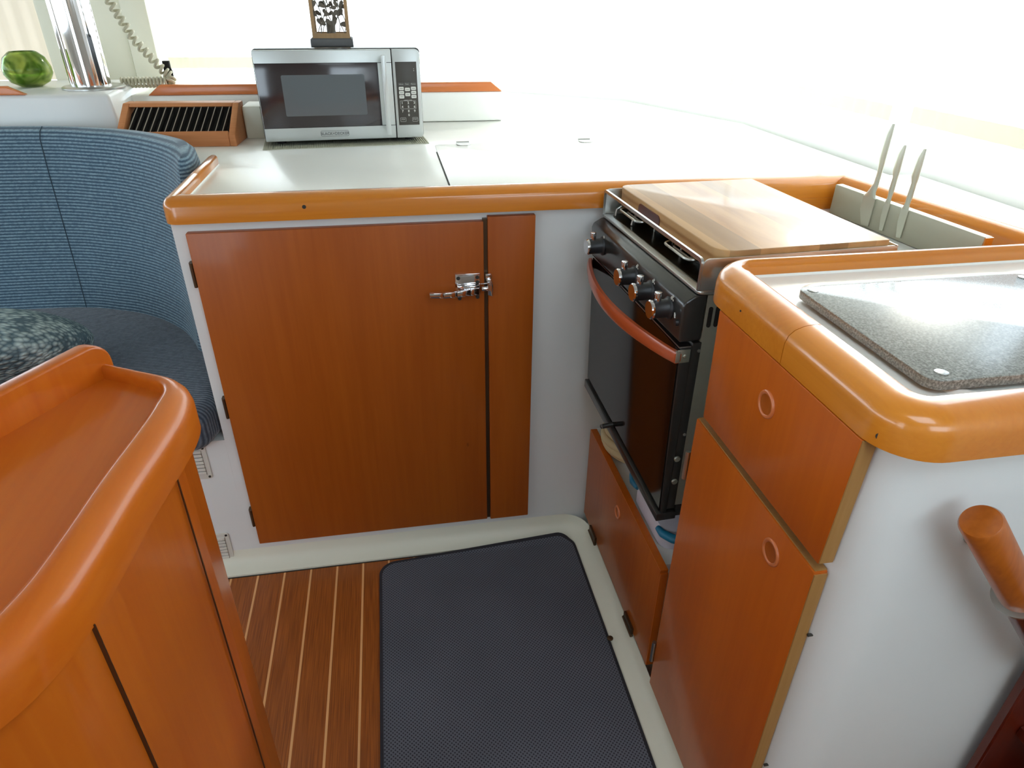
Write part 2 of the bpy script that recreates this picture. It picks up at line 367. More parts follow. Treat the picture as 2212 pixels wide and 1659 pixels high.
def lathe(bm, c, prof, n=32, axis='z'):
    rings = []
    for r, h in prof:
        ring = []
        for k in range(n):
            a = 2*PI*k/n; q = (r*math.cos(a), r*math.sin(a))
            if axis == 'z': p = (c[0]+q[0], c[1]+q[1], c[2]+h)
            elif axis == 'x': p = (c[0]+h, c[1]+q[0], c[2]+q[1])
            else: p = (c[0]+q[0], c[1]+h, c[2]+q[1])
            ring.append(bm.verts.new(p))
        rings.append(ring)
    for i in range(len(rings)-1):
        for k in range(n): bm.faces.new((rings[i][k], rings[i][(k+1) % n], rings[i+1][(k+1) % n], rings[i+1][k]))
    if prof[0][0] > 1e-6: bm.faces.new(rings[0][::-1])
    if prof[-1][0] > 1e-6: bm.faces.new(rings[-1])
    return bm

def torus(bm, c, R, r, axis='x', n=32, m=10, sy=1.0):
    pts = []
    for k in range(n):
        a = 2*PI*k/n; q = (R*math.cos(a)*sy, R*math.sin(a))
        pts.append((c[0], c[1]+q[0], c[2]+q[1]) if axis == 'x' else (c[0]+q[0], c[1], c[2]+q[1]) if axis == 'y' else (c[0]+q[0], c[1]+q[1], c[2]))
    return tube(bm, pts, r, m, closed=True)

def text_bm(bm, s, size, ctr, right, up, depth=0.0004, bold=0.0):
    cu = bpy.data.curves.new('t', 'FONT'); cu.body = s; cu.size = size; cu.align_x = 'CENTER'; cu.align_y = 'CENTER'
    cu.extrude = depth; cu.offset = bold; cu.resolution_u = 3
    o = bpy.data.objects.new('t', cu); COL.objects.link(o)
    bpy.context.view_layer.update()
    me = bpy.data.meshes.new_from_object(o.evaluated_get(bpy.context.evaluated_depsgraph_get()))
    R, U = Vector(right).normalized(), Vector(up).normalized(); Nn = R.cross(U)
    T = Matrix(((R.x,U.x,Nn.x,ctr[0]),(R.y,U.y,Nn.y,ctr[1]),(R.z,U.z,Nn.z,ctr[2]),(0,0,0,1)))
    me.transform(T); bm.from_mesh(me)
    bpy.data.objects.remove(o); bpy.data.curves.remove(cu); bpy.data.meshes.remove(me)
    return bm

def root_of(o):
    while o is not None and o.parent is not None: o = o.parent
    return o

def obj(name, bm, m, parent=None, bev=0.0, seg=2, smooth=True, ang=40, local=False, label=None):
    """bm is in world coordinates unless local (then in the thing's own frame)"""
    bmesh.ops.recalc_face_normals(bm, faces=bm.faces)
    if bev > 0:
        es = [e for e in bm.edges if len(e.link_faces) == 2 and e.calc_face_angle(0) > math.radians(30)]
        bmesh.ops.bevel(bm, geom=es, offset=bev, segments=seg, affect='EDGES', clamp_overlap=True, profile=0.5)
    me = bpy.data.meshes.new(name)
    if parent is not None and not local:
        bm.transform(Matrix.Translation(-Vector(root_of(parent).location)))
    c = Vector((0,0,0))
    if parent is None:
        mn = [min(v.co[i] for v in bm.verts) for i in range(3)]; mx = [max(v.co[i] for v in bm.verts) for i in range(3)]
        c = Vector(((mn[0]+mx[0])/2, (mn[1]+mx[1])/2, mn[2])); bm.transform(Matrix.Translation(-c))
    bm.to_mesh(me); bm.free()
    me.materials.append(M[m] if isinstance(m, str) else m)
    if smooth:
        me.polygons.foreach_set('use_smooth', [True]*len(me.polygons)); me.set_sharp_from_angle(angle=math.radians(ang))
    o = bpy.data.objects.new(name, me); COL.objects.link(o); o.location = c
    if parent is not None: o.parent = parent
    if label: o['label'] = label
    return o

def thing(name, label, cat, loc=(0,0,0), rz=0.0, group=None):
    o = bpy.data.objects.new(name, None); COL.objects.link(o); o.location = loc; o.rotation_euler = (0,0,rz)
    o.empty_display_size = 0.05; o['label'] = label; o['category'] = cat
    if group: o['group'] = group
    return o

def tag(o, label, cat, group=None):
    o['label'] = label; o['category'] = cat
    if group: o['group'] = group
    return o

def struct(name, bm, m, parent=None, bev=0.0, **k):
    o = obj(name, bm, m, parent, bev, **k)
    if parent is None: o['kind'] = 'structure'
    return o

# ------------------------------------------------------------------ setting: sole, liner, windows
ZC = 0.947     # main worktop
ZF = 0.972     # top of the wooden fiddles
struct('floor', box(NB(), -2.6, 1.25, -1.6, 1.362, -0.04, 0.0), 'floor', smooth=False)
b = NB(); box(b, -2.6, 1.25, 1.362, 3.3, -0.04, -0.001); struct('floor_pan', b, 'cream').name = 'trim_1'
bpy.data.objects['trim_1']['kind'] = 'structure'
b = NB(); box(b, -2.65, 1.25, 0.22, 3.35, 1.86, 1.9); box(b, -2.65, 1.25, -0.9, -0.38, 1.86, 1.9); box(b, -2.65, -0.02, -0.38, 0.22, 1.86, 1.9); box(b, 0.62, 1.25, -0.38, 0.22, 1.86, 1.9)
struct('ceiling', b, 'liner')
b = NB(); box(b, -1.9, 0.42, 1.3585, 1.3618, -0.001, 0.0012); struct('trim_16', b, 'seam')
# moulded cove between sole and lockers
cove = [(0.0, -0.002), (0.0, 0.006), (0.012, 0.012), (0.028, 0.022), (0.036, 0.036), (0.040, 0.056), (0.040, -0.002)]
bc = NB(); path = rpath([(-1.9,1.362),(0.420,1.362),(0.420,0.36)], 0.03)
sweep(bc, path, cove); struct('trim_2', bc, 'cream', ang=60)

# window band: walls below / above, pillars, frames, glass, following the curve of the cabin side
WP = [(-2.6,2.95),(-1.55,2.98),(-0.80,3.00),(0.50,3.22),(0.98,2.86),(1.20,2.25),(1.20,0.955),(1.20,-1.6)]
ZS, ZH = 0.99, 1.70
def wallseg(name, p, q, z0, z1, t=0.05, m='wall'):
    p, q = Vector(p), Vector(q); d = (q-p).normalized(); n = Vector((-d.y, d.x))
    b = NB(); a, e = p + n*t, q + n*t
    prism(b, [tuple(p), tuple(q), tuple(e), tuple(a)], z0, z1)
    return b
bl = NB(); prof = [(0,0.0),(0,ZS),(0.05,ZS),(0.05,0.0)]
sweep(bl, WP, prof); struct('wall_back', bl, 'wall')
bl = NB(); sweep(bl, WP, [(0,ZH),(0,1.86),(0.05,1.86),(0.05,ZH)]); o = struct('wall_back_upper', bl, 'wall'); o.name = 'trim_3'
k = 0
for (i, pil) in ((1,0.05),(2,0.07),(3,0.02),(4,0.02),(5,0.02)):
    p = Vector(WP[i]); b = NB(); cyl(b, (p.x, p.y+0.02, ZS), (p.x, p.y+0.02, ZH), pil*0.7, n=16)
    o = struct('trim_%d' % (4+k), b, 'wall'); k += 1
struct('wall_right', wallseg('', (1.20,0.955), (1.20,-1.6), ZS, ZH), 'wall')
wn = 1
for i in range(6):
    p, q = Vector(WP[i]), Vector(WP[i+1]); d = (q-p).normalized(); n = Vector((-d.y, d.x))
    fr = NB()
    for (a, c, z0, z1) in ((0.03, (q-p).length-0.03, ZS, ZS+0.02), (0.03, (q-p).length-0.03, ZH-0.02, ZH)):
        P0, P1 = p + d*a, p + d*c
        prism(fr, [tuple(P0), tuple(P1), tuple(P1+n*0.03), tuple(P0+n*0.03)], z0, z1)
    w = struct('window_%d' % wn, fr, 'white')
    gl = NB(); P0, P1 = p + d*0.03 + n*0.014, p + d*((q-p).length-0.03) + n*0.014
    gl.faces.new([gl.verts.new((q_.x, q_.y, z_)) for q_, z_ in ((P0,ZS+0.02),(P1,ZS+0.02),(P1,ZH-0.02),(P0,ZH-0.02))])
    gl.transform(Matrix.Translation(-w.location))
    obj('window_glass', gl, 'glass', w, smooth=False, local=True); wn += 1
# left side and rear of the saloon (companionway open behind the camera)
struct('wall_left', box(NB(), -2.65, -2.6, -1.6, 3.0, 0.0, 1.15), 'liner')
struct('trim_10', box(NB(), -2.65, -2.6, -1.6, 3.0, 1.5, 1.86), 'wall')
b = NB(); prism(b, [(-2.6,0.0),(1.2,0.0),(1.2,1.30),(0.25,1.30),(0.25,1.86),(-1.30,1.86),(-1.30,0.75),(-2.30,0.75),(-2.30,1.86),(-2.6,1.86)], -0.85, -0.80, 'y')
struct('wall_rear', b, 'liner')

# raised ledge behind the worktop with its teak trims
led = NB(); prism(led, [(-1.62,2.385),(0.392,2.385),(0.392,3.13),(-0.80,2.97),(-1.55,2.95)], 0.948, 1.040)
struct('trim_13', led, 'counter', bev=0.008)
def trimbar(label, x0, x1, y0, y1, z0, z1, s0, s1):
    b = NB(); prism(b, [(x0, z0), (x1, z0), (x1-s1, z1-0.003), (x1-s1-0.004, z1), (x0+s0+0.004, z1), (x0+s0, z1-0.003)], y0, y1, 'y')
    return tag(obj('teak_trim', b, 'trim_w', bev=0.002), label, 'trim')
trimbar('long teak trim strip on the white ledge behind the microwave', -0.716, 0.386, 2.388, 2.41, 1.040, 1.069, 0.034, 0.034)
trimbar('short teak trim end on the ledge in front of the green glass bowl', -1.60, -0.978, 2.205, 2.225, 1.066, 1.088, 0.0, 0.04)

# ------------------------------------------------------------------ curtains
def curtain(name, label, path, ztop, zbot, hem, m='sheer', amp=0.010, wl=0.05, hm='hem'):
    pts = []; acc = 0
    P = [Vector(p) for p in path]; step = 0.012
    for i in range(len(P)-1):
        d = (P[i+1]-P[i]); L = d.length; n = Vector((-d.y, d.x)).normalized(); k = max(2, int(L/step))
        for j in range(k):
            t = j / k; s = acc + L*t
            w = amp*math.sin(2*PI*s/wl + 0.7*math.sin(s*9)) * (0.7+0.3*math.sin(s*23))
            pts.append((P[i] + d*t, n*w))
        acc += L
    root = thing(name, label, 'curtain', (path[0][0], path[0][1], zbot))
    def sheet(z0, z1, off, fac0, fac1):
        b = NB(); rows = []
        for z, fac in ((z0, fac0), ((z0+z1)/2, (fac0+fac1)/2), (z1, fac1)):
            rows.append([b.verts.new((p.x + w.x*fac + off*0, p.y + w.y*fac - off, z)) for p, w in pts])
        for r in range(2):
            for j in range(len(pts)-1): b.faces.new((rows[r][j], rows[r][j+1], rows[r+1][j+1], rows[r+1][j]))
        return b
    obj('cloth', sheet(zbot+hem, ztop, 0, 0.6, 1.0), m, root, ang=180)
    obj('hem', sheet(zbot, zbot+hem, 0.001, 0.5, 0.6), hm, root, ang=180)
    return root
curtain('sheer_curtain', 'sheer white curtain hanging at the window directly behind the microwave', [(-0.755,2.84),(-0.35,2.84),(0.35,3.02),(0.50,3.06)], 1.72, 1.078, 0.036)
curtain('sheer_curtain', 'sheer white curtain on the curved window above the worktop corner', [(0.54,3.04),(0.94,2.68),(1.04,2.30),(1.10,1.90),(1.11,1.42)], 1.72, 1.078, 0.032, amp=0.008)
curtain('sheer_curtain', 'sheer white curtain at the right window nearest the knives', [(1.125,1.385),(1.13,0.98)], 1.72, 1.08, 0.034, amp=0.006)
curtain('beige_curtain', 'thicker beige curtain at far left behind the green glass bowl', [(-1.55,2.82),(-1.12,2.84)], 1.72, 1.045, 0.03, m='beige_c', hm='beige_c')
b = NB(); box(b, -1.13, -0.86, 2.80, 2.86, 1.04, 1.86); struct('trim_14', b, 'cream', bev=0.01)
b = NB(); prism(b, [(-0.86,1.04),(-0.775,1.04),(-0.775,1.86),(-0.86,1.86)], 2.79, 2.83, 'y'); struct('trim_15', b, 'cream', bev=0.006)

# ------------------------------------------------------------------ front locker (under the worktop)
cab = thing('galley_locker', 'white galley locker with a big latched wooden door under the main worktop', 'cabinet', (-0.1, 1.402, 0))
b = NB(); prism(b, [(-0.437,1.402),(1.185,1.402),(1.185,2.23),(0.96,2.83),(0.49,3.19),(-0.437,3.0)], 0.0, 0.9212); obj('body', b, 'white', cab)
b = NB(); box(b, -0.409, 0.1835, 1.383, 1.4015, 0.085, 0.902); door = obj('door', b, 'door', cab, bev=0.002)
b = NB(); box(b, 0.1925, 0.296, 1.384, 1.4015, 0.082, 0.911); sp_ = obj('side_panel', b, 'door', cab, bev=0.002)
b = NB(); box(b, 0.183, 0.193, 1.390, 1.4015, 0.085, 0.905); obj('gap_strip', b, 'bronze', cab)
for zz in (0.815, 0.495, 0.170):
    b = NB(); box(b, -0.417, -0.4085, 1.388, 1.401, zz-0.026, zz+0.026); cyl(b, (-0.4125,1.386,zz-0.026), (-0.4125,1.386,zz+0.026), 0.0035, n=10)
    obj('hinge', b, 'bronze', door)
# lever latch
b = NB(); box(b, 0.119, 0.174, 1.3795, 1.3835, 0.738, 0.789); box(b, 0.119, 0.174, 1.3765, 1.3835, 0.786, 0.790); obj('latch_plate', b, 'chrome', door, bev=0.0012)
b = NB(); prism(b, [(0.122,1.379),(0.172,1.379),(0.172,1.368),(0.160,1.364),(0.135,1.366),(0.122,1.372)], 0.744, 0.766); obj('latch_body', b, 'chrome', door, bev=0.002)
b = NB()
lp = [(0.170,1.366,0.755),(0.150,1.360,0.7555),(0.120,1.354,0.755),(0.090,1.350,0.756),(0.060,1.348,0.7585)]
for i in range(len(lp)-1):
    p, q = lp[i], lp[i+1]; w0, w1 = 0.0100 - i*0.0008, 0.0100 - (i+1)*0.0008
    hexa(b, [(q[0],q[1]-0.004,q[2]-w1),(p[0],p[1]-0.004,p[2]-w0),(p[0],p[1]+0.004,p[2]-w0),(q[0],q[1]+0.004,q[2]-w1),
             (q[0],q[1]-0.004,q[2]+w1*.6),(p[0],p[1]-0.004,p[2]+w0*.6),(p[0],p[1]+0.004,p[2]+w0*.6),(q[0],q[1]+0.004,q[2]+w1*.6)])
obj('latch_lever', b, 'chrome', door, bev=0.0015)
for (sx, sz) in ((0.126,0.780),(0.168,0.780),(0.168,0.769),(0.128,0.733),(0.168,0.734)):
    b = NB(); cyl(b, (sx,1.383,sz), (sx,1.3785,sz), 0.0042, n=12); obj('screw', b, 'seam', door)
b = NB(); box(b, 0.186, 0.199, 1.379, 1.3845, 0.775, 0.786); prism(b, [(0.190,0.739),(0.201,0.735),(0.202,0.760),(0.198,0.775),(0.187,0.775),(0.190,0.764)], 1.374, 1.3845, 'y')
cyl(b, (0.174,1.370,0.768), (0.194,1.370,0.769), 0.0016, n=8); cyl(b, (0.176,1.372,0.756), (0.190,1.372,0.756), 0.006, n=12)
obj('strike', b, 'chrome', sp_, bev=0.001)

# worktop with lid, seams and wooden fiddles
wt = thing('worktop', 'white L-shaped galley worktop edged with varnished wooden fiddles', 'counter', (0.1, 1.9, 0.92))
b = NB(); prism(b, [(-0.430,1.398),(1.01,1.398),(1.08,1.41),(1.185,1.41),(1.185,2.23),(0.96,2.83),(0.49,3.19),(-0.75,2.97),(-0.75,2.125),(-0.625,2.035),(-0.525,1.93),(-0.445,1.79)], 0.922, ZC); obj('slab', b, 'counter', wt, bev=0.001)
b = NB(); prism(b, rrect(0.1275, 0.79, 1.435, 1.985, 0.012), ZC, ZC+0.0022); lid = obj('hatch_lid', b, 'counter', wt, bev=0.0006)
b = NB(); box(b, 0.1240, 0.1278, 1.43, 1.888, ZC-0.002, ZC+0.0009); obj('seam', b, 'seam', wt)
for hx in (0.208, 0.565):
    b = NB(); prism(b, [(hx-0.019,1.992),(hx+0.019,1.992),(hx+0.019,1.966),(hx+0.010,1.955),(hx-0.010,1.955),(hx-0.019,1.966)], ZC+0.002, ZC+0.0045)
    cyl(b, (hx-0.018,1.997,ZC+0.004), (hx+0.018,1.997,ZC+0.004), 0.0035, n=10); obj('hinge', b, 'steel', lid)
FP = [(0,.922),(0,.953),(.004,.962),(.012,.968),(.026,.972),(.038,.971),(.044,.967),(.045,.960),(.045,.922)]
path = rpath([(1.012,1.378),(-0.443,1.378),(-0.443,1.60)], 0.028, 8)
# travel right->left then away; offsets to the right of travel
def fid(bm, path, prof, sc=None): return sweep(bm, path, [(-o, z) for o, z in prof], scale=sc)
b = NB(); fid(b, path, FP, [1.0]*(len(path)-8) + [0.95,0.89,0.83,0.77,0.72,0.67,0.62,0.62]); obj('fiddle', b, 'fid_x', wt, ang=50, label='long front wooden fiddle')
b = NB(); fid(b, [(-0.443,1.60),(-0.443,1.80)], FP, [0.62,0.62]); o = obj('fiddle', b, 'fid_y', wt, bev=0.002, ang=50, label='short left wooden fiddle')
for (sx, sz) in ((-0.175,0.948),(0.545,0.925)):
    b = NB(); cyl(b, (sx,1.3775,sz), (sx,1.3792,sz), 0.004, n=12); obj('plug', b, 'seam', wt)
b = NB(); sweep(b, [(-0.415,1.44),(-0.415,1.80)], [(0,ZC-0.001),(0.006,ZC-0.001),(0.006,ZC+0.001),(0,ZC+0.004)]); obj('sealant_bead', b, 'counter', wt)

# right-hand shelf beside the stove, recessed, with its fiddle and outer ledge
sh = thing('stove_alcove', 'recessed white shelf right of the stove inside the wooden fiddles', 'shelf', (1.0, 1.15, 0.85))
b = NB(); box(b, 0.838, 1.02, 0.925, 1.378, 0.862, 0.900); obj('shelf_board', b, 'white', sh, bev=0.002)
b = NB(); sweep(b, [(1.062,0.93),(1.012,1.405)], [(0,.90),(0,.958),(.004,.966),(-.012,.972),(-.026,.972),(-.034,.966),(-.034,.90)][::1]); 
b.free(); b = NB(); sweep(b, [(1.047,0.93),(0.982,1.378)], [(0,.872),(0,.955),(-.006,.966),(-.016,.972),(-.028,.972),(-.034,.966),(-.034,.872)]); obj('fiddle', b, 'fid_y', sh, ang=50)
b = NB(); box(b, 0.848, 0.9805, 1.3755, 1.3785, 0.895, 0.925); obj('side_fiddle_face', b, 'fid_x', sh)
b = NB(); prism(b, [(1.082,0.925),(1.19,0.925),(1.19,1.396),(1.017,1.396)], 0.80, 0.966); obj('outer_ledge', b, 'counter', sh, bev=0.002)

# magnetic knife rack and knives
rk = thing('knife_rack', 'grey magnetic knife rack with orange wood ends standing in the stove alcove', 'rack', (0.98,1.15,0.90), 0)
R0, R1 = Vector((0.956,1.345)), Vector((0.990,0.962)); rd = (R1-R0).normalized(); rn = Vector((-rd.y, rd.x))   # rn points right (+x)
if rn.x < 0: rn = -rn
def rpt(s, o, z): p = R0 + rd*s + rn*o; return (p.x, p.y, z)
RL = (R1-R0).length
b = NB(); hexa(b, [rpt(0,0,.9005),rpt(RL,0,.9005),rpt(RL,.018,.9005),rpt(0,.018,.9005),rpt(0,0,.963),rpt(RL,0,.963),rpt(RL,.018,.963),rpt(0,.018,.963)]); obj('face_board', b, 'rackgrey', rk, bev=0.0015)
b = NB(); hexa(b, [rpt(RL,.001,.9005),rpt(RL+.003,.001,.9005),rpt(RL+.003,.017,.9005),rpt(RL,.017,.9005),rpt(RL,.001,.962),rpt(RL+.003,.001,.962),rpt(RL+.003,.017,.962),rpt(RL,.017,.962)]); obj('wood_end', b, 'fid_y', rk)
def knife(s, bw, bl, ztop, label):
    """s: distance along the rack to the blade centre"""
    c = rpt(s, -0.0015, 0); root = thing('kitchen_knife', label, 'knife', (c[0], c[1], 0.955-bl), 0, 'steel knives on the magnetic rack')
    def q(a, o, z): return rpt(s+a, o, z)
    b = NB(); zb = 0.962; z0 = zb - bl; t = 0.0012
    out = [(-bw*.5, zb), (-bw*.5, z0+0.03), (-bw*.1, z0), (bw*.5, z0+0.002), (bw*.5, zb)]
    A = [b.verts.new(q(a, -0.0028, z)) for a, z in out]; B = [b.verts.new(q(a, -0.0008, z)) for a, z in out]
    b.faces.new(A); b.faces.new(B[::-1])
    for i in range(5): b.faces.new((A[i], B[i], B[(i+1)%5], A[(i+1)%5]))
    obj('blade', b, 'knife', root)
    b = NB(); pr = [(0.0, bw*.5, 0.0022), (0.012, bw*.30, 0.004), (0.028, 0.0065, 0.005), (0.05, 0.0058, 0.0055), ((ztop-zb)*.55, 0.0085, 0.007), ((ztop-zb)*.85, 0.0075, 0.0065), (ztop-zb, 0.003, 0.0035)]
    rings = []
    for dz, hw, ht in pr:
        off = (bw*.5 - hw) * min(1, dz/0.03) * 0.75
        rings.append([b.verts.new(q(off + hw*math.cos(2*PI*k/12), -0.0018 + ht*0.7*math.sin(2*PI*k/12), zb+dz)) for k in range(12)])
    for i in range(len(rings)-1):
        for k in range(12): b.faces.new((rings[i][k], rings[i][(k+1)%12], rings[i+1][(k+1)%12], rings[i+1][k]))
    b.faces.new(rings[0][::-1]); b.faces.new(rings[-1]); obj('handle', b, 'knife', root, ang=60)
knife(0.108, 0.034, 0.058, 1.106, 'tallest steel knife with the widest blade, leftmost on the rack')
knife(0.158, 0.015, 0.055, 1.074, 'slim steel knife in the middle of the three on the rack')
knife(0.205, 0.018, 0.055, 1.076, 'rightmost steel knife on the rack with a doubled handle edge')

# ------------------------------------------------------------------ right peninsula
pn = thing('galley_peninsula', 'white rounded galley peninsula unit with two wooden doors at right', 'cabinet', (0.75, 0.68, 0))
bp_ = rpath([(0.4722,0.850),(0.4722,0.463),(1.19,0.463),(1.19,0.850)], [0,0.055,0,0], 10, True)
b = NB(); prism(b, bp_, 0.0, 0.9215); obj('body', b, 'white', pn, ang=60)
b = NB(); hexa(b, [(0.4535,0.502,0.742),(0.472,0.502,0.742),(0.472,0.824,0.742),(0.4535,0.824,0.742),(0.4535,0.496,0.921),(0.472,0.496,0.921),(0.472,0.831,0.921),(0.4535,0.831,0.921)])
d1 = obj('door', b, 'door2', pn, bev=0.0015, label='smaller upper wooden door')
b = NB(); hexa(b, [(0.4545,0.5005,0.744),(0.4715,0.5005,0.744),(0.4715,0.503,0.744),(0.4545,0.503,0.744),(0.4545,0.4945,0.9205),(0.4715,0.4945,0.9205),(0.4715,0.498,0.9205),(0.4545,0.498,0.9205)]); obj('edge_band', b, 'edge', d1)
b = NB(); hexa(b, [(0.4535,0.506,0.058),(0.472,0.506,0.058),(0.472,0.850,0.058),(0.4535,0.850,0.058),(0.4535,0.503,0.727),(0.472,0.503,0.727),(0.472,0.8425,0.727),(0.4535,0.8425,0.727)])
d2 = obj('door', b, 'door2', pn, bev=0.0015, label='tall lower wooden door')
b = NB(); hexa(b, [(0.4545,0.5045,0.060),(0.4715,0.5045,0.060),(0.4715,0.507,0.060),(0.4545,0.507,0.060),(0.4545,0.5015,0.724),(0.4715,0.5015,0.724),(0.4715,0.505,0.724),(0.4545,0.505,0.724)]); obj('edge_band', b, 'edge', d2)
b = NB(); box(b, 0.456, 0.4715, 0.505, 0.8415, 0.7265, 0.7285); obj('top_edge_band', b, 'edge', d2)
def ring(parent, x, y, z, R=0.0165):
    b = NB(); torus(b, (x,y,z), R, 0.0028, 'x'); r = obj('ring_pull', b, 'ring', parent)
    b = NB(); lathe(b, (x,y,z), [(0.0001,0.0),(R*0.6,-0.0004),(R-0.001,-0.0012),(R-0.001,0.0006),(0.0001,0.0006)], 28, 'x'); obj('finger_cup', b, 'door', r)
ring(d1, 0.4532, 0.668, 0.860); ring(d2, 0.4532, 0.585, 0.682)
for zz, hy in ((0.63,0.848), (0.152,0.853)):
    b = NB(); cyl(b, (0.4515,hy,zz-0.028), (0.4515,hy,zz+0.028), 0.0042, n=12); box(b, 0.452, 0.466, hy-0.0005, hy+0.0015, zz-0.026, zz+0.026); obj('hinge', b, 'steel', d2)
for zz in (0.62, 0.34):
    b = NB(); cyl(b, (0.470,0.4995,zz), (0.478,0.4995,zz), 0.002, n=8); obj('door_bumper', b, 'seam', d2)

pt = thing('peninsula_worktop', 'moulded white worktop of the right peninsula ringed by a rounded wooden fiddle', 'counter', (0.75,0.68,0.93))
b = NB(); prism(b, [(0.485,0.475),(1.19,0.475),(1.19,0.905),(0.485,0.905)], 0.9225, 0.946); obj('tray', b, 'counter', pt)
b = NB(); sweep(b, rrect(0.578, 0.935, 0.52, 0.838, 0.03), [(-0.010,.946),(-0.005,.9495),(0,.9505),(0.005,.9495),(0.010,.946)], closed=True); obj('raised_rim', b, 'counter', pt, ang=70)
b = NB(); sweep(b, [(0.50,0.884),(1.18,0.884)], [(0,.946),(0.003,.951),(0.018,.953),(0.018,.946)]); obj('moulded_lip', b, 'counter', pt, ang=70)
PP = [(0,.922),(0,.950),(.003,.960),(.010,.967),(.022,.9715),(.036,.973),(.043,.972),(.047,.968),(.048,.960),(.048,.922)]
seamy = 0.663
pa = rpath([(1.19,0.910),(0.4545,0.910),(0.4545,seamy)], 0.070, 14)
pb = rpath([(0.4545,seamy-0.0012),(0.4545,0.447),(1.19,0.447)], 0.060, 12)
b = NB(); fid(b, pa[::-1][::-1], PP); b.free()
b = NB(); sweep(b, pa, PP, scale=[0.5 + 0.5*min(1, max(0, (0.910-p[1])/0.05)) for p in pa]); obj('fiddle', b, 'fid_x', pt, ang=50, label='far part of the wooden fiddle with the scarf joint')
b = NB(); sweep(b, pb, PP); obj('fiddle', b, 'fid_y', pt, ang=50, label='near part of the wooden fiddle curving round the corner')
b = NB(); cyl(b, (0.4535,0.775,0.944), (0.456,0.775,0.944), 0.0015, n=8); obj('plug', b, 'seam', pt)
b = NB(); cyl(b, (0.4605,0.483,0.934), (0.464,0.487,0.934), 0.004, n=10); obj('plug', b, 'seam', pt)

gb = thing('granite_board', 'speckled grey granite board with rounded corners lying on the peninsula worktop', 'board', (0.75,0.66,0.9505))
b = NB(); prism(b, rrect(0.545, 0.915, 0.528, 0.800, 0.018), 0.9515, 0.9635); obj('slab', b, 'granite', gb, bev=0.0015)
for (sx, sy) in ((0.562,0.784),(0.570,0.546),(0.898,0.784),(0.898,0.546)):
    b = NB(); lathe(b, (sx,sy,0.9635), [(0.0075,0),(0.0075,0.0006),(0.006,0.001),(0.0001,0.001)], 20); obj('screw_cap', b, 'granite', gb)

# ------------------------------------------------------------------ low locker under the stove and the stove cavity
lk = thing('low_locker', 'low white locker with a small red-brown drop door under the stove', 'cabinet', (0.6,1.13,0))
b = NB(); box(b, 0.4725, 0.83, 0.906, 1.400, 0.0, 0.340); obj('body', b, 'white', lk, bev=0.004)
b = NB(); box(b, 0.455, 0.472, 0.884, 1.385, 0.070, 0.346); dl = obj('door', b, 'door', lk, bev=0.0015)
b = NB(); box(b, 0.4555, 0.4715, 0.8815, 0.8838, 0.072, 0.340); box(b, 0.4555, 0.4715, 0.884, 1.383, 0.3455, 0.3475); obj('edge_band', b, 'door2', dl)
ring(dl, 0.4548, 1.136, 0.281, 0.014)
for yy in (1.285, 0.990):
    b = NB(); cyl(b, (0.4505,yy-0.028,0.068), (0.4505,yy+0.028,0.068), 0.004, n=12); box(b, 0.449, 0.4545, yy-0.026, yy+0.026, 0.066, 0.088); obj('hinge', b, 'bronze', dl)
b = NB(); lathe(b, (0.418,1.003,0.017), [(0.007,0),(0.007,0.002),(0.004,0.003),(0.0001,0.003)], 16); tag(obj('snap_stud', b, 'bronze'), 'small round bronze stud on the cream sill beside the rug', 'stud')

# hose coil + tote
hc = NB(); pts = []
for i in range(150):
    t = i/149; a = t*2*PI*4.2; R = 0.071 - 0.004*math.sin(a*0.37)
    pts.append((0.548 + R*math.cos(a)*1.15, 1.286 + R*math.sin(a)*1.22, 0.3505 + 0.062*t + 0.003*math.sin(a*2.3)))
tube(hc, pts, 0.0095, 10); o = obj('hose_coil', hc, 'hose'); tag(o, 'coiled cream hose lying on the white shelf under the stove', 'hose')
o.location.z = 0.3412
tt = thing('storage_tote', 'pale plastic tote with blue grips on the shelf beneath the stove', 'tote', (0.62,1.07,0.3405))
b = NB(); prism(b, rrect(0.478, 0.76, 0.940, 1.118, 0.03), 0.3405, 0.390); obj('body', b, 'tote', tt, bev=0.004)
for gp in ([(0.477,1.090),(0.474,1.112),(0.482,1.136),(0.503,1.148),(0.530,1.150)], [(0.474,0.962),(0.478,0.943),(0.492,0.926),(0.512,0.917),(0.540,0.915)]):
    q_ = []; P4 = [Vector((x, y, 0.386)) for x, y in gp]
    for i in range(4):
        for k in range(4): q_.append(P4[i].lerp(P4[i+1], k/4))
    q_.append(P4[-1]); b = NB(); tube(b, q_, [0.003 + 0.0065*math.sin(PI*(0.08+0.84*i/16))**0.6 for i in range(17)], 12); obj('grip', b, 'blue', tt)

# ------------------------------------------------------------------ stove (own frame: u into the unit, v away from the camera)
SZ = 0.0
st = thing('gimballed_stove', 'black and steel marine stove with curved wooden oven handle and four knobs', 'stove', (0.456, 0.920, 0.0), math.radians(3.0))
V1 = 0.443
def L(name, b, m, p=None, **k): return obj(name, b, m, p or st, local=True, **k)
b = NB(); box(b, 0.024, 0.345, 0.002, V1-0.002, 0.475, 0.905)
bdy = L('body', b, 'steel2', bev=0.002)
for u in (0.033, 0.0455):
    b = NB(); prism(b, rpath([(u-0.0035,0.848),(u+0.0035,0.848),(u+0.0035,0.884),(u-0.0035,0.884)], 0.0034, 4, True), 0.0005, 0.0025, 'y'); L('vent_slot', b, 'dark', bdy)
# front frame black behind the door, near side strip
b = NB(); box(b, 0.010, 0.026, 0.0, V1, 0.470, 0.822); L('front_frame', b, 'black', bev=0.001)
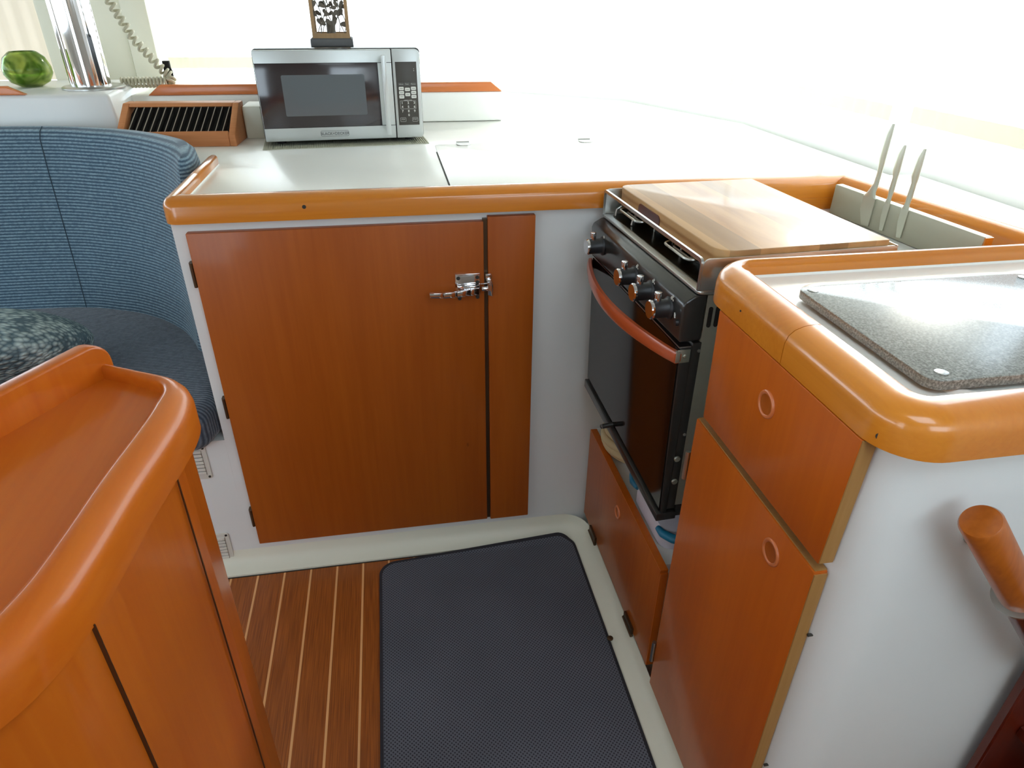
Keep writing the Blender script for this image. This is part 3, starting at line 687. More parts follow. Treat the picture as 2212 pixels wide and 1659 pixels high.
# door slightly leaning, bottom rail lower at the near end
def zb(v): return 0.462 + 0.052*v/V1
b = NB(); hexa(b, [(-0.002,0.0,zb(0)),(0.010,0.0,zb(0)),(0.010,V1,zb(V1)),(-0.002,V1,zb(V1)),(-0.010,0.0,0.815),(0.010,0.0,0.815),(0.010,V1,0.822),(-0.010,V1,0.822)])
od = L('oven_door', b, 'black', bev=0.001)
b = NB(); hexa(b, [(-0.0045,0.004,zb(0)+.004),(-0.0018,0.004,zb(0)+.004),(-0.0018,V1-.004,zb(V1)+.004),(-0.0045,V1-.004,zb(V1)+.004),(-0.0125,0.004,0.812),(-0.0098,0.004,0.812),(-0.0098,V1-.004,0.819),(-0.0125,V1-.004,0.819)])
L('glass', b, 'blackg', od)
b = NB(); hexa(b, [(-0.0135,0,0.815),(0.008,0,0.815),(0.008,V1,0.822),(-0.0135,V1,0.822),(-0.0135,0,0.8175),(0.008,0,0.8175),(0.008,V1,0.8245),(-0.0135,V1,0.8245)]); L('top_strip', b, 'steel', od)
# bottom rail / tray
b = NB(); hexa(b, [(-0.010,-0.002,0.445),(0.030,-0.002,0.445),(0.030,V1,0.492),(-0.010,V1,0.492),(-0.010,-0.002,0.462),(0.030,-0.002,0.462),(0.030,V1,0.512),(-0.010,V1,0.512)])
L('bottom_rail', b, 'black', bev=0.0015)
b = NB(); box(b, 0.030, 0.345, 0.004, V1-0.004, 0.447, 0.474); L('base_pan', b, 'black')
b = NB(); cyl(b, (-0.028,0.262,0.494), (0.010,0.262,0.497), 0.0055, n=12); lathe(b, (-0.029,0.262,0.494), [(0.0055,-0.001),(0.004,-0.003),(0.0001,-0.004)], 12, 'x'); L('locking_pin', b, 'black', bev=0)
for (u, z) in ((0.0145,0.588),(0.0165,0.536)):
    b = NB(); lathe(b, (u,-0.0035,z), [(0.0001,0),(0.005,0.0003),(0.006,0.0015),(0.006,0.004)], 16, 'y'); L('screw', b, 'steel2', od)
for (u, z) in ((0.0225,0.807),(0.0215,0.640)):
    b = NB(); lathe(b, (u,-0.002,z), [(0.0001,0),(0.0025,0.0003),(0.003,0.002)], 12, 'y'); L('rivet', b, 'steel', od)
# wooden arched handle with brackets
b = NB(); n = 24; rings = []
for i in range(n+1):
    t = i/n; v = -0.004 + (V1+0.006)*t; u = -0.016 - 0.042*math.sin(PI*t)**0.85; z = 0.800 + 0.006*t
    hh = 0.0105 + 0.003*math.sin(PI*t); hw = 0.006
    rings.append([b.verts.new((u+a*hw, v, z+c*hh)) for a, c in ((-1,-.55),(-.55,-1),(.55,-1),(1,-.55),(1,.55),(.55,1),(-.55,1),(-1,.55))])
for i in range(n):
    for k in range(8): b.faces.new((rings[i][k], rings[i][(k+1)%8], rings[i+1][(k+1)%8], rings[i+1][k]))
b.faces.new(rings[0][::-1]); b.faces.new(rings[-1]); L('handle', b, 'handle_w', od, ang=50)
for v0 in (-0.0035, V1+0.0005):
    b = NB(); box(b, -0.016, 0.006, v0, v0+0.003, 0.789, 0.813); box(b, -0.020, -0.012, v0-0.002, v0+0.004, 0.791, 0.811)
    lathe(b, (-0.003, v0-0.0025, 0.801), [(0.0001,0),(0.0035,0.0005),(0.0045,0.003)], 12, 'y'); L('handle_bracket', b, 'steel2', od, bev=0.0008)
# control fascia
b = NB(); prism(b, [(-0.016,0.826),(-0.019,0.888),(-0.015,0.897),(0.002,0.906),(0.022,0.908),(0.022,0.826)], -0.002, V1+0.002, 'y'); fa = L('control_fascia', b, 'black', bev=0.004, seg=3)
b = NB(); prism(b, rrect(0.004, 0.352, -0.004, V1+0.004, 0.012), 0.9075, 0.914); L('hob_trim', b, 'steel', bev=0.002)
b = NB(); prism(b, rrect(0.018, 0.340, 0.010, V1-0.010, 0.02), 0.9135, 0.9155); hb = L('hob', b, 'hob')
for i, v in enumerate((0.372, 0.196, 0.122, 0.046)):
    z = 0.868; kb = NB(); lathe(kb, (-0.018, v, z), [(0.0195,0.0),(0.0195,-0.002),(0.0165,-0.004),(0.0155,-0.006),(0.0150,-0.028),(0.0150,-0.030)], 28, 'x')
    kn = L('knob', kb, 'knob', fa)
    b = NB(); lathe(b, (-0.018, v, z), [(0.0150,-0.030),(0.0162,-0.031),(0.0162,-0.034),(0.0145,-0.036),(0.0001,-0.036)], 28, 'x'); L('chrome_cap', b, 'chrome', kn)
    b = NB(); cyl(b, (-0.040, v, z+0.013), (-0.040, v, z+0.030), 0.0058, 0.0062, n=16); L('pointer', b, 'chrome', kn, bev=0.0008)
    b = NB(); torus(b, (-0.0195, v-0.008, z+0.021), 0.0022, 0.0007, 'x', 14, 6)
    if i: lathe(b, (-0.0195, v-0.013, z+0.019), [(0.0001,0),(0.002,0.0003)], 10, 'x'); torus(b, (-0.0195, v-0.0115, z+0.0245), 0.0018, 0.0005, 'x', 12, 6)
    L('burner_mark', b, 'print', fa)
b = NB(); lathe(b, (-0.018,0.010,0.858), [(0.006,0.0),(0.006,-0.003),(0.005,-0.005),(0.0001,-0.005)], 16, 'x'); L('igniter_button', b, 'knob', fa)
b = NB(); prism(b, [(0.0215,0.8705),(0.0185,0.8665),(0.0200,0.8665),(0.0180,0.8620),(0.0212,0.8672),(0.0197,0.8672)], -0.0205, -0.0185, 'x'); L('igniter_mark', b, 'print', fa)
# burners and grates
for (u, v, R) in ((0.10,0.13,0.042),(0.10,0.33,0.034),(0.25,0.13,0.034),(0.25,0.33,0.034)):
    b = NB(); lathe(b, (u,v,0.9155), [(R,0),(R,0.006),(R*0.72,0.008),(R*0.70,0.015),(R*0.62,0.018),(0.0001,0.019)], 32); L('burner', b, 'black', hb)
g = NB()
for v, ug in ((0.030,0.07),(0.130,0.07),(0.235,0.07),(0.345,0.03),(0.415,0.022)):
    tube(g, [(ug,v,0.9165),(ug+.002,v,0.930),(ug+.010,v,0.935),(0.330,v,0.935),(0.338,v,0.930),(0.340,v,0.9165)], 0.0022, 8)
for (v0, v1) in ((0.30,0.40),(0.08,0.18)):
    tube(g, rpath([(0.022,v0),(0.055,v0),(0.055,v1),(0.022,v1)], 0.012, 5) and [(p[0],p[1],0.9350) for p in rpath([(0.30,v0),(0.022,v0),(0.022,v1),(0.30,v1)], 0.014, 6)], 0.0024, 8)
    tube(g, [(p[0],p[1],0.9320) for p in rpath([(0.30,v0+.012),(0.034,v0+.012),(0.034,v1-.012),(0.30,v1-.012)], 0.012, 6)], 0.0020, 8)
    for vv in (v0, v1): cyl(g, (0.06,vv,0.9155), (0.06,vv,0.9350), 0.002, n=8)
L('pot_grate', g, 'steel', hb)
# sea rails: near and far plates, thin front and back bars
for (v, nm) in ((-0.001, 'near'), (V1-0.001, 'far')):
    b = NB(); pr = rpath([(0.006,0.9140),(0.006,0.9660),(0.352,0.9660),(0.352,0.9140)], [0,0.010,0.010,0], 5)
    prism(b, pr, v, v+0.0022, 'y'); L('rail_plate', b, 'steel', bev=0.0005)
b = NB(); pr = rpath([(0.0,0.914),(0.0,0.9665),(V1,0.9665),(V1,0.914)], [0,0.010,0.010,0], 6)
inn = rpath([(0.004,0.914),(0.004,0.9605),(V1-0.004,0.9605),(V1-0.004,0.914)], [0,0.007,0.007,0], 6)
P1 = [b.verts.new((0.003,p[0],p[1])) for p in pr]; P2 = [b.verts.new((0.0075,p[0],p[1])) for p in pr]
Q1 = [b.verts.new((0.003,p[0],p[1])) for p in inn]; Q2 = [b.verts.new((0.0075,p[0],p[1])) for p in inn]
for i in range(len(pr)-1):
    b.faces.new((P1[i],P1[i+1],Q1[i+1],Q1[i])); b.faces.new((P2[i+1],P2[i],Q2[i],Q2[i+1])); b.faces.new((P1[i+1],P1[i],P2[i],P2[i+1])); b.faces.new((Q1[i],Q1[i+1],Q2[i+1],Q2[i]))
b.faces.new((P1[0],Q1[0],Q2[0],P2[0])); b.faces.new((Q1[-1],P1[-1],P2[-1],Q2[-1])); L('front_rail', b, 'steel', ang=60)
b = NB(); box(b, 0.349, 0.3525, 0.0, V1, 0.914, 0.9660); L('back_rail', b, 'steel', bev=0.001)
b = NB(); lathe(b, (0.012, 0.006, 0.914), [(0.0001,0.010),(0.003,0.009),(0.003,0.005),(0.0022,0.003),(0.004,0.0)], 12); L('rail_stud', b, 'chrome')

# cutting board on the grates
cb = thing('cutting_board', 'large wooden cutting board resting on the stove between the steel rails', 'cutting board', (0.456, 0.920, 0.0), math.radians(3.0))
def board_part(u0, u1, v0, v1, corners, m):
    b = NB(); prism(b, rpath([(u0,v0),(u1,v0),(u1,v1),(u0,v1)], corners, 8, True), 0.9420, 0.9745); return b
bw = NB(); prism(bw, rpath([(0.033,0.004),(0.338,0.004),(0.338,0.436),(0.033,0.436)], [0.030,0.004,0.004,0.022], 9, True), 0.9380, 0.9745)
bo = obj('board', bw, 'board', cb, local=True, bev=0.0018, ang=50)
b = NB(); prism(b, rrect(0.225, 0.325, 0.9440, 0.9670, 0.010), 0.0318, 0.0338, 'x'); obj('finger_groove', b, 'dark_w', bo, local=True)

# ------------------------------------------------------------------ microwave
mw = thing('microwave', 'stainless and black countertop microwave oven standing on a ribbed mat', 'microwave', (-0.332, 2.006, 0.9500), math.radians(3.6))
MWW, MH = 0.436, 0.240
def Lm(name, b, m, p=None, **k): return obj(name, b, m, p or mw, local=True, **k)
b = NB(); prism(b, rrect(0.0, MWW, 0.009, MH, 0.010), 0.016, 0.315, 'y'); Lm('case', b, 'black', bev=0.0015)
for (fx, fy) in ((0.04,0.05),(0.396,0.05),(0.04,0.28),(0.396,0.28)):
    b = NB(); cyl(b, (fx,fy,0.0), (fx,fy,0.010), 0.012, n=16); Lm('foot', b, 'dark')
sx = 0.358
b = NB(); box(b, 0.0025, sx-0.001, 0.002, 0.0165, 0.0115, MH-0.0025); dr = Lm('door', b, 'silver', bev=0.0025)
b = NB(); box(b, 0.004, 0.320, 0.0005, 0.004, 0.0465, 0.2055); wd = Lm('window', b, 'mwwin', dr, bev=0.0008)
b = NB(); prism(b, rrect(0.066, 0.282, 0.076, 0.178, 0.004), -0.0001, 0.001, 'y'); Lm('mesh_screen', b, 'mwmesh', wd)
b = NB()
for z in (0.0462, 0.2058): box(b, 0.003, sx-0.001, 0.0012, 0.004, z-0.0006, z+0.0006)
Lm('door_seam', b, 'dark', dr)
b = NB(); prism(b, rrect(0.3285, 0.3415, 0.025, 0.226, 0.004), -0.032, -0.024, 'y'); box(b, 0.332, 0.338, -0.025, 0.003, 0.208, 0.216); box(b, 0.332, 0.338, -0.025, 0.003, 0.034, 0.042)
Lm('handle', b, 'silver', dr, bev=0.0015)
b = NB(); text_bm(b, 'BLACK+DECKER', 0.0105, (0.188, 0.0012, 0.0285), (1,0,0), (0,0,1), 0.0005, 0.0001); Lm('brand_lettering', b, 'print2', dr)
b = NB(); o1 = rrect(0.150, 0.226, 0.0215, 0.0365, 0.004); sweep(b, [(p[0], p[1]) for p in o1], [(0,0),(0.0007,0),(0.0007,0.0008),(0,0.0008)], closed=True)
b.transform(Matrix(((1,0,0,0),(0,0,-1,0.0018),(0,1,0,0),(0,0,0,1)))); Lm('brand_frame', b, 'print2', dr)
b = NB(); box(b, sx-0.001, sx+0.0015, 0.006, 0.0165, 0.0115, MH-0.0025); Lm('door_gap', b, 'dark')
b = NB(); prism(b, rpath([(sx+0.0015,0.0115),(MWW-0.0025,0.0115),(MWW-0.0025,MH-0.0025),(sx+0.0015,MH-0.0025)], [0,0.006,0.012,0], 6, True), 0.002, 0.0165, 'y'); cp = Lm('control_panel', b, 'silver', bev=0.0015)
kx0, kx1, kz0, kz1 = 0.3665, 0.4240, 0.0455, 0.2070
b = NB(); box(b, kx0, kx1, 0.0008, 0.004, kz0, kz1); kp = Lm('keypad', b, 'panel', cp, bev=0.0005)
kc = [kx0+0.0125, (kx0+kx1)/2+0.0005, kx1-0.0115]
def key(x, z, w=0.0135, h=0.0085): 
    b = NB(); prism(b, rrect(x-w/2, x+w/2, z-h/2, z+h/2, 0.0018, 3), 0.0002, 0.001, 'y'); Lm('key', b, 'print', kp)
def frame(x, z, w, h, m='print'):
    b = NB(); sweep(b, rrect(x-w/2, x+w/2, z-h/2, z+h/2, 0.0015, 3), [(0,0),(0.0005,0),(0.0005,0.0005),(0,0.0005)], closed=True)
    b.transform(Matrix(((1,0,0,0),(0,0,-1,0.0009),(0,1,0,0),(0,0,0,1)))); Lm('key_outline', b, m, kp)
for x, s in zip(kc, ('Defrost', 'Power', 'Memory')):
    frame(x, 0.1515, 0.014, 0.0075, 'print2'); b = NB(); text_bm(b, s, 0.0036, (x, 0.0006, 0.1515), (1,0,0), (0,0,1), 0.0003); Lm('key_text', b, 'print', kp)
for x, zs in ((kc[0],(0.1405,0.1300,0.1195)),(kc[1],(0.1380,0.1250)),(kc[2],(0.1405,0.1300,0.1195))):
    for z in zs: key(x, z)
for ci, zs in enumerate(((0.1405,0.1300,0.1195),(0.1380,0.1250),(0.1405,0.1300,0.1195))):   # print too small to read in the photo
    for z in zs:
        b = NB(); box(b, kc[ci]-0.0042, kc[ci]+0.0042, -0.0001, 0.0004, z-0.0006, z+0.0006); Lm('key_print', b, 'print2', kp)
frame((kx0+kx1)/2, 0.0985, 0.043, 0.0215)
b = NB(); text_bm(b, 'EXPRESS COOK', 0.0032, ((kx0+kx1)/2, 0.0004, 0.1100), (1,0,0), (0,0,1), 0.0003); Lm('key_text', b, 'print', kp)
for s, c, z in (('1',0,.1035),('2',1,.1035),('3',2,.1035),('4',0,.0930),('5',1,.0930),('6',2,.0930),('7',0,.0820),('8',1,.0820),('9',2,.0820),('0',1,.0715)):
    b = NB(); text_bm(b, s, 0.0085, (kc[c], 0.0005, z), (1,0,0), (0,0,1), 0.0003, 0.0002); Lm('digit', b, 'print', kp)
for x, s in ((kc[0],'STOP'),(kc[2],'START')):
    frame(x, 0.0600, 0.0155, 0.0105); b = NB(); text_bm(b, s, 0.0042, (x, 0.0005, 0.0605), (1,0,0), (0,0,1), 0.0003); Lm('key_text', b, 'print', kp)
b = NB(); lathe(b, (kx1-0.008,0.0006,0.1850), [(0.0001,-0.0002),(0.0011,-0.0002),(0.0011,0.0004)], 10, 'y'); lathe(b, (kx1-0.008,0.0006,0.1895), [(0.0001,-0.0002),(0.0009,-0.0002),(0.0009,0.0004)], 10, 'y'); Lm('colon_light', b, 'print', kp)
# ribbed mat under it
mt = thing('ribbed_mat', 'thin ribbed rubber mat lying under the microwave', 'mat', (-0.336, 1.972, ZC), math.radians(5.0))
b = NB(); x = 0.0
box(b, 0, 0.452, 0, 0.37, 0.0003, 0.0018)
for i in range(75):
    x0 = 0.003 + i*0.006; prism(b, [(x0,0.0016),(x0+0.003,0.0016),(x0+0.0025,0.0030),(x0+0.0005,0.0030)], 0.001, 0.369, 'y')
obj('mat_sheet', b, 'mattan', mt, local=True, smooth=False)

# lantern
ln = thing('lantern', 'wooden candle lantern with cut metal leaf panels standing on the microwave', 'lantern', (-0.185, 2.115, 0.9500+MH+0.0005), math.radians(2))
LW = 0.108
def Ll(name, b, m, p=None, **k): return obj(name, b, m, p or ln, local=True, **k)
b = NB(); prism(b, rrect(-0.003, LW+0.003, -0.003, LW+0.003, 0.003), 0.0, 0.017); prism(b, rrect(0,LW,0,LW,0.002), 0.017, 0.019); Ll('base', b, 'lant_b', bev=0.001)
b = NB(); PT = 0.009
for px in (0.004, LW-0.004-PT):
    for py in (0.004, LW-0.004-PT): box(b, px, px+PT, py, py+PT, 0.019, 0.26)
for (a0,a1,c0,c1) in ((0.004,LW-0.004,0.0045,0.0125),(0.004,LW-0.004,LW-0.0125,LW-0.0045),(0.0045,0.0125,0.012,LW-0.012),(LW-0.0125,LW-0.0045,0.012,LW-0.012)):
    box(b, a0, a1, c0, c1, 0.019, 0.031); box(b, a0, a1, c0, c1, 0.250, 0.262)
Ll('frame', b, 'lant_w')
b = NB(); hexa(b, [(-0.01,-0.01,0.262),(LW+0.01,-0.01,0.262),(LW+0.01,LW+0.01,0.262),(-0.01,LW+0.01,0.262),(0.03,0.03,0.29),(LW-0.03,0.03,0.29),(LW-0.03,LW-0.03,0.29),(0.03,LW-0.03,0.29)]); Ll('roof', b, 'lant_w', bev=0.001)
def leafpanel(axis, pos, seed, s0=0.013, s1=LW-0.013):
    rd_ = random.Random(seed); b = NB()
    def P(s, z): return (s, pos, z) if axis == 'y' else (pos, s, z)
    wdt = s1 - s0
    for st_ in range(5):
        s = s0 + wdt*(0.1+0.2*st_); pts = []
        ph = rd_.uniform(0, 6)
        for i in range(22):
            z = 0.030 + i*0.0104; pts.append(P(min(s1-.001, max(s0+.001, s + 0.009*math.sin(ph + i*0.55))), z))
        tube(b, pts, 0.0013, 6)
        for i in range(2, 21, 2):
            c = Vector(pts[i]); an = rd_.uniform(0.3, 1.1) * rd_.choice((-1, 1)) + PI/2*rd_.choice((0.6, 1)); ln_ = rd_.uniform(0.014, 0.023); wl = ln_*0.27
            vs = []
            for k in range(10):
                a = 2*PI*k/10; q = (ln_/2*math.cos(a) + ln_/2, wl*math.sin(a)*(1+0.3*math.cos(a)))
                ds, dz = q[0]*math.cos(an) - q[1]*math.sin(an), q[0]*math.sin(an) + q[1]*math.cos(an)
                cs = (c.x if axis == 'y' else c.y) + ds
                vs.append((min(s1, max(s0, cs)), max(0.030, min(0.25, c.z + dz))))
            A = [b.verts.new(P(p[0], p[1])) for p in vs]
            off = Vector((0,0.0012,0)) if axis == 'y' else Vector((0.0012,0,0))
            B = [b.verts.new(Vector(P(p[0], p[1])) + off) for p in vs]
            b.faces.new(A); b.faces.new(B[::-1])
            for k in range(10): b.faces.new((A[k], A[(k+1)%10], B[(k+1)%10], B[k]))
    return b
for ax, pos, sd in (('y',0.008,1),('y',LW-0.008,2),('x',0.008,3),('x',LW-0.008,4)):
    Ll('leaf_panel', leafpanel(ax, pos, sd), 'leaf', smooth=False)
b = NB(); lathe(b, (LW/2,LW/2,0.0192), [(0.019,0),(0.019,0.004),(0.012,0.006),(0.012,0.038),(0.0105,0.040),(0.0001,0.040)], 24); Ll('candle_cup', b, 'leaf')

# wooden louvred vent box + switch box
vb = thing('louvred_vent_box', 'wedge-shaped teak vent box with dark slanted louvres left of the microwave', 'vent', (-0.725, 2.055, ZC), math.radians(-3.0))
def Lv(name, b, m, p=None, **k): return obj(name, b, m, p or vb, local=True, **k)
VL, VD, VZ = 0.312, 0.15, 0.100
b = NB()
prof_o = [(0,0),(VD,0),(VD,VZ),(0.105,VZ),(0.0,0.030)]
prism(b, prof_o, 0.0, 0.018, 'x'); prism(b, prof_o, VL-0.018, VL, 'x')
prism(b, [(0,0),(0.014,0),(0.014,0.040),(0.0,0.030)], 0.018, VL-0.018, 'x')
prism(b, [(0.092,0.0916),(0.105,VZ),(VD,VZ),(VD,0.088),(0.104,0.088)], 0.018, VL-0.018, 'x')
Lv('case', b, 'vent_w', bev=0.003)
b = NB(); prism(b, [(0.016,0.001),(VD-0.002,0.001),(VD-0.002,0.086),(0.100,0.072),(0.016,0.012)], 0.0185, VL-0.0185, 'x'); Lv('dark_interior', b, 'dark')
for i in range(14):
    x0 = 0.030 + i*(VL-0.056)/13.5
    b = NB(); hexa(b, [(x0-0.0010,0.014,0.018),(x0+0.0004,0.014,0.018),(x0+0.0114,0.097,0.072),(x0+0.0100,0.097,0.072),(x0-0.0010,0.013,0.036),(x0+0.0004,0.013,0.036),(x0+0.0114,0.094,0.090),(x0+0.0100,0.094,0.090)])
    lo_ = Lv('louvre', b, 'dark')
    b = NB(); hexa(b, [(x0-0.0012,0.0125,0.0355),(x0+0.0008,0.0125,0.0355),(x0+0.0118,0.0945,0.0895),(x0+0.0098,0.0945,0.0895),(x0-0.0012,0.0125,0.0370),(x0+0.0008,0.0125,0.0370),(x0+0.0118,0.0935,0.0910),(x0+0.0098,0.0935,0.0910)]); Lv('louvre_edge', b, 'slat', lo_)
sb = thing('switch_box', 'small cream junction box with screws between vent box and microwave', 'box', (-0.385,2.16,ZC))
b = NB(); prism(b, rrect(-0.405,-0.352,2.152,2.262,0.006), ZC, 1.035); obj('cover', b, 'cream', sb, bev=0.004)
b = NB(); prism(b, [(2.152,0.96),(2.255,0.96),(2.255,1.028),(2.152,1.028)], -0.352, -0.347, 'x'); obj('face_plate', b, 'cream', sb, bev=0.002)
for (yy, zz) in ((2.163,0.968),(2.163,1.020),(2.245,1.020)):
    b = NB(); cyl(b, (-0.3475,yy,zz), (-0.345,yy,zz), 0.003, n=10); obj('screw', b, 'seam', sb)

# ------------------------------------------------------------------ left console, pole, cord, bowl
b = NB(); hexa(b, [(-1.62,2.205,ZC-0.15),(-0.735,2.205,ZC-0.15),(-0.735,2.60,ZC-0.15),(-1.62,2.60,ZC-0.15),(-1.62,2.205,1.066),(-0.765,2.205,1.066),(-0.775,2.60,1.066),(-1.62,2.60,1.066)])
tag(obj('console', b, 'white', bev=0.010, seg=3), 'white moulded console behind the blue backrest carrying the steel pole', 'console')
pl = thing('steel_pole', 'polished steel support pole rising from the white console', 'pole', (-0.852,2.36,1.066))
b = NB(); lathe(b, (-0.852,2.36,1.0665), [(0.085,0),(0.085,0.004),(0.080,0.007),(0.052,0.008),(0.0001,0.008)], 40); obj('base_flange', b, 'steel', pl)
b = NB(); cyl(b, (-0.852,2.36,1.072), (-0.852,2.36,1.86), 0.048, n=48); obj('tube', b, 'pole', pl)
b = NB(); cyl(b, (-0.918,2.40,1.072), (-0.918,2.40,1.86), 0.014, n=24); obj('thin_tube', b, 'pole', pl)
b = NB(); pts = []
def coil(path, R, turns, n=14):
    out = []; P = [Vector(p) for p in path]; Ls = [(P[i+1]-P[i]).length for i in range(len(P)-1)]; T = sum(Ls); N = int(turns*n)
    for i in range(N+1):
        s = T*i/N; k = 0
        while k < len(Ls)-1 and s > Ls[k]: s -= Ls[k]; k += 1
        p = P[k].lerp(P[k+1], min(1, s/Ls[k])); d = (P[k+1]-P[k]).normalized()
        u = Vector((0,1,0)) - d*d.y; u.normalize(); w = d.cross(u); a = 2*PI*i/n
        out.append(p + u*R*math.cos(a) + w*R*math.sin(a))
    return out
c1 = coil([(-0.80,2.46,1.50),(-0.785,2.46,1.30),(-0.74,2.46,1.19),(-0.670,2.45,1.10)], 0.011, 22)
c2 = coil([(-0.670,2.45,1.10),(-0.655,2.45,1.085),(-0.66,2.44,1.072),(-0.72,2.44,1.072),(-0.80,2.44,1.072)], 0.0125, 17)
tube(b, c1 + c2, 0.0042, 8); o = obj('coiled_cord', b, 'cord'); tag(o, 'beige coiled handset cord hanging down beside the steel pole', 'cord')
b = NB(); box(b, -0.675, -0.655, 2.462, 2.475, 1.04, 1.13); tube(b, [(-0.66,2.47,1.12),(-0.652,2.462,1.10),(-0.652,2.455,1.06),(-0.665,2.45,1.045)], 0.003, 8); tag(obj('cord_clip', b, 'dark', bev=0.002), 'small dark clip holding the lower end of the coiled cord', 'clip')
bo_ = thing('glass_bowl', 'round green swirled glass bowl standing on the console at far left', 'bowl', (-1.045,2.42,1.0665))
prof = [(0.0001,0.0),(0.030,0.0),(0.052,0.012),(0.064,0.034),(0.064,0.052),(0.054,0.078),(0.038,0.092),(0.034,0.094),(0.032,0.090),(0.050,0.074),(0.060,0.050),(0.059,0.036),(0.048,0.016),(0.028,0.006),(0.0001,0.006)]
b = NB(); lathe(b, (-1.045,2.42,1.0672), prof, 48); obj('shell', b, 'green', bo_, ang=80)

# ------------------------------------------------------------------ settee
se = thing('settee', 'blue ribbed corner settee with curved backrest left of the galley', 'sofa', (-1.2,1.7,0))
b = NB(); box(b, -1.62, -0.4371, 1.402, 2.2, 0.0, 0.40); obj('base', b, 'white', se)
seat_o = rpath([(-1.62,1.345),(-0.462,1.345),(-0.442,1.42),(-0.442,1.80),(-0.62,2.02),(-1.62,2.16)], [0,0.05,0.05,0.08,0.1,0], 8, True)
b = NB(); prism(b, seat_o, 0.4005, 0.505); obj('seat_cushion', b, 'uphols', se, bev=0.032, seg=5, ang=70)
# backrest: lofted along a curved path
bp0 = [(-1.62,2.03),(-1.00,2.03),(-0.80,1.978),(-0.69,1.91),(-0.605,1.82),(-0.56,1.745),(-0.532,1.68)]
def cr(pts, n=8):
    out = []; P = [Vector(p) for p in pts]
    for i in range(len(P)-1):
        a, b_, c, d = P[max(0,i-1)], P[i], P[i+1], P[min(len(P)-1,i+2)]
        for k in range(n):
            t = k/n; out.append(0.5*((2*b_) + (c-a)*t + (2*a-5*b_+4*c-d)*t*t + (3*b_-a-3*c+d)*t**3))
    out.append(P[-1]); return out
cp_ = cr(bp0, 8); b = NB(); rings = []; N = len(cp_); SEAM = []
for i, p in enumerate(cp_):
    a, c = cp_[max(0,i-1)], cp_[min(N-1,i+1)]; d = (c-a).normalized(); nn = Vector((-d.y, d.x))    # left of travel: away from sitter
    f = i/(N-1); w = max(0, min(1, (f-0.70)/0.30)); th = 0.085*(1-w) + 0.030*w; ztop = 0.998 - 0.012*w
    pr = [(0.0,0.506),(0.012,0.60),(0.026,0.75),(0.038,0.88),(0.047,ztop-0.050),(0.051,ztop-0.026),(0.051+th*.16,ztop-0.009),(0.051+th*.40,ztop),(0.051+th*.70,ztop-0.002),(0.051+th*.93,ztop-0.020),(0.051+th,ztop-0.05),(0.03+th,0.70),(0.01+th,0.506)]
    rings.append([b.verts.new((p.x + nn.x*o, p.y + nn.y*o, z)) for o, z in pr]); SEAM.append([(p.x, p.y + o - 0.0002, z) for o, z in pr[:8]])
m_ = len(rings[0]); dl_ = (cp_[-1]-cp_[-2]).normalized()
cen = sum((v.co for v in rings[-1]), Vector())/m_
for adv, sc in ((0.010,0.9),(0.017,0.7),(0.020,0.35)):
    rings.append([b.verts.new((cen.x + (v.co.x-cen.x)*sc + dl_.x*adv, cen.y + (v.co.y-cen.y)*sc + dl_.y*adv, v.co.z - (adv*0.9 if v.co.z > 0.9 else 0))) for v in rings[N-1]])
for i in range(N+2):
    for k in range(m_): b.faces.new((rings[i][k], rings[i][(k+1)%m_], rings[i+1][(k+1)%m_], rings[i+1][k]))
b.faces.new(rings[0][::-1]); b.faces.new(rings[-1]); obj('backrest', b, 'uphol', se, ang=75)
# seam down the backrest
b = NB(); ii = min(range(N), key=lambda i: abs(cp_[i].x + 0.925)); tube(b, SEAM[ii], 0.0012, 6); obj('backrest_seam', b, 'uphol_d', se)
# loose knit pillow
pw = NB(); bmesh.ops.create_uvsphere(pw, u_segments=48, v_segments=28, radius=1.0)
for v in pw.verts:
    x, y, z = v.co; r = math.hypot(x, y); 
    v.co = Vector((math.copysign(abs(x)**0.8, x)*0.19, math.copysign(abs(y)**0.8, y)*0.19, z*0.085*(1.0-0.25*r)))
pw.transform(Matrix.Rotation(math.radians(-22), 4, 'X') @ Matrix.Rotation(math.radians(20), 4, 'Z')); pw.transform(Matrix.Translation((-0.912,1.54,0.618)))
tag(obj('knit_pillow', pw, 'pillow', ang=180), 'grey-teal chunky knit pillow lying on the blue seat', 'pillow')

# vents on the settee base
def louvre(z0, z1, label):
    root = thing('louvred_vent', label, 'vent', (-0.535,1.402,z0), 0, 'white louvred vents low on the settee base')
    x0, x1 = -0.590, -0.483
    b = NB(); prism(b, rrect(x0, x1, z0, z1, 0.008), 1.3985, 1.4015, 'y'); fr = obj('plate', b, 'vent_p', root, bev=0.001)
    zz = z0 + 0.014; b = NB(); n = 7; h = (z1-z0-0.026)/n
    for i in range(n): box(b, x0+0.012, x1-0.011, 1.3955, 1.3990, zz+i*h+0.0009, zz+(i+1)*h-0.0009)
    obj('slats', b, 'vent_p', root, bev=0.0008)
    b = NB(); box(b, x0+0.012, x1-0.011, 1.3972, 1.3982, z0+0.014, z1-0.014); obj('slat_gaps', b, 'dark', root)
    for (a, c) in ((x1-0.006, z1-0.007),(x1-0.006, z0+0.007),(x0+0.009,z1-0.010),(x0+0.009,z0+0.010)):
        b = NB(); cyl(b, (a,1.3988,c), (a,1.3970,c), 0.0030, n=12); obj('screw', b, 'seam', root)
louvre(0.295, 0.392, 'upper white louvred vent on the white base below the blue seat')
louvre(0.022, 0.120, 'lower white louvred vent near the floor left of the big door')

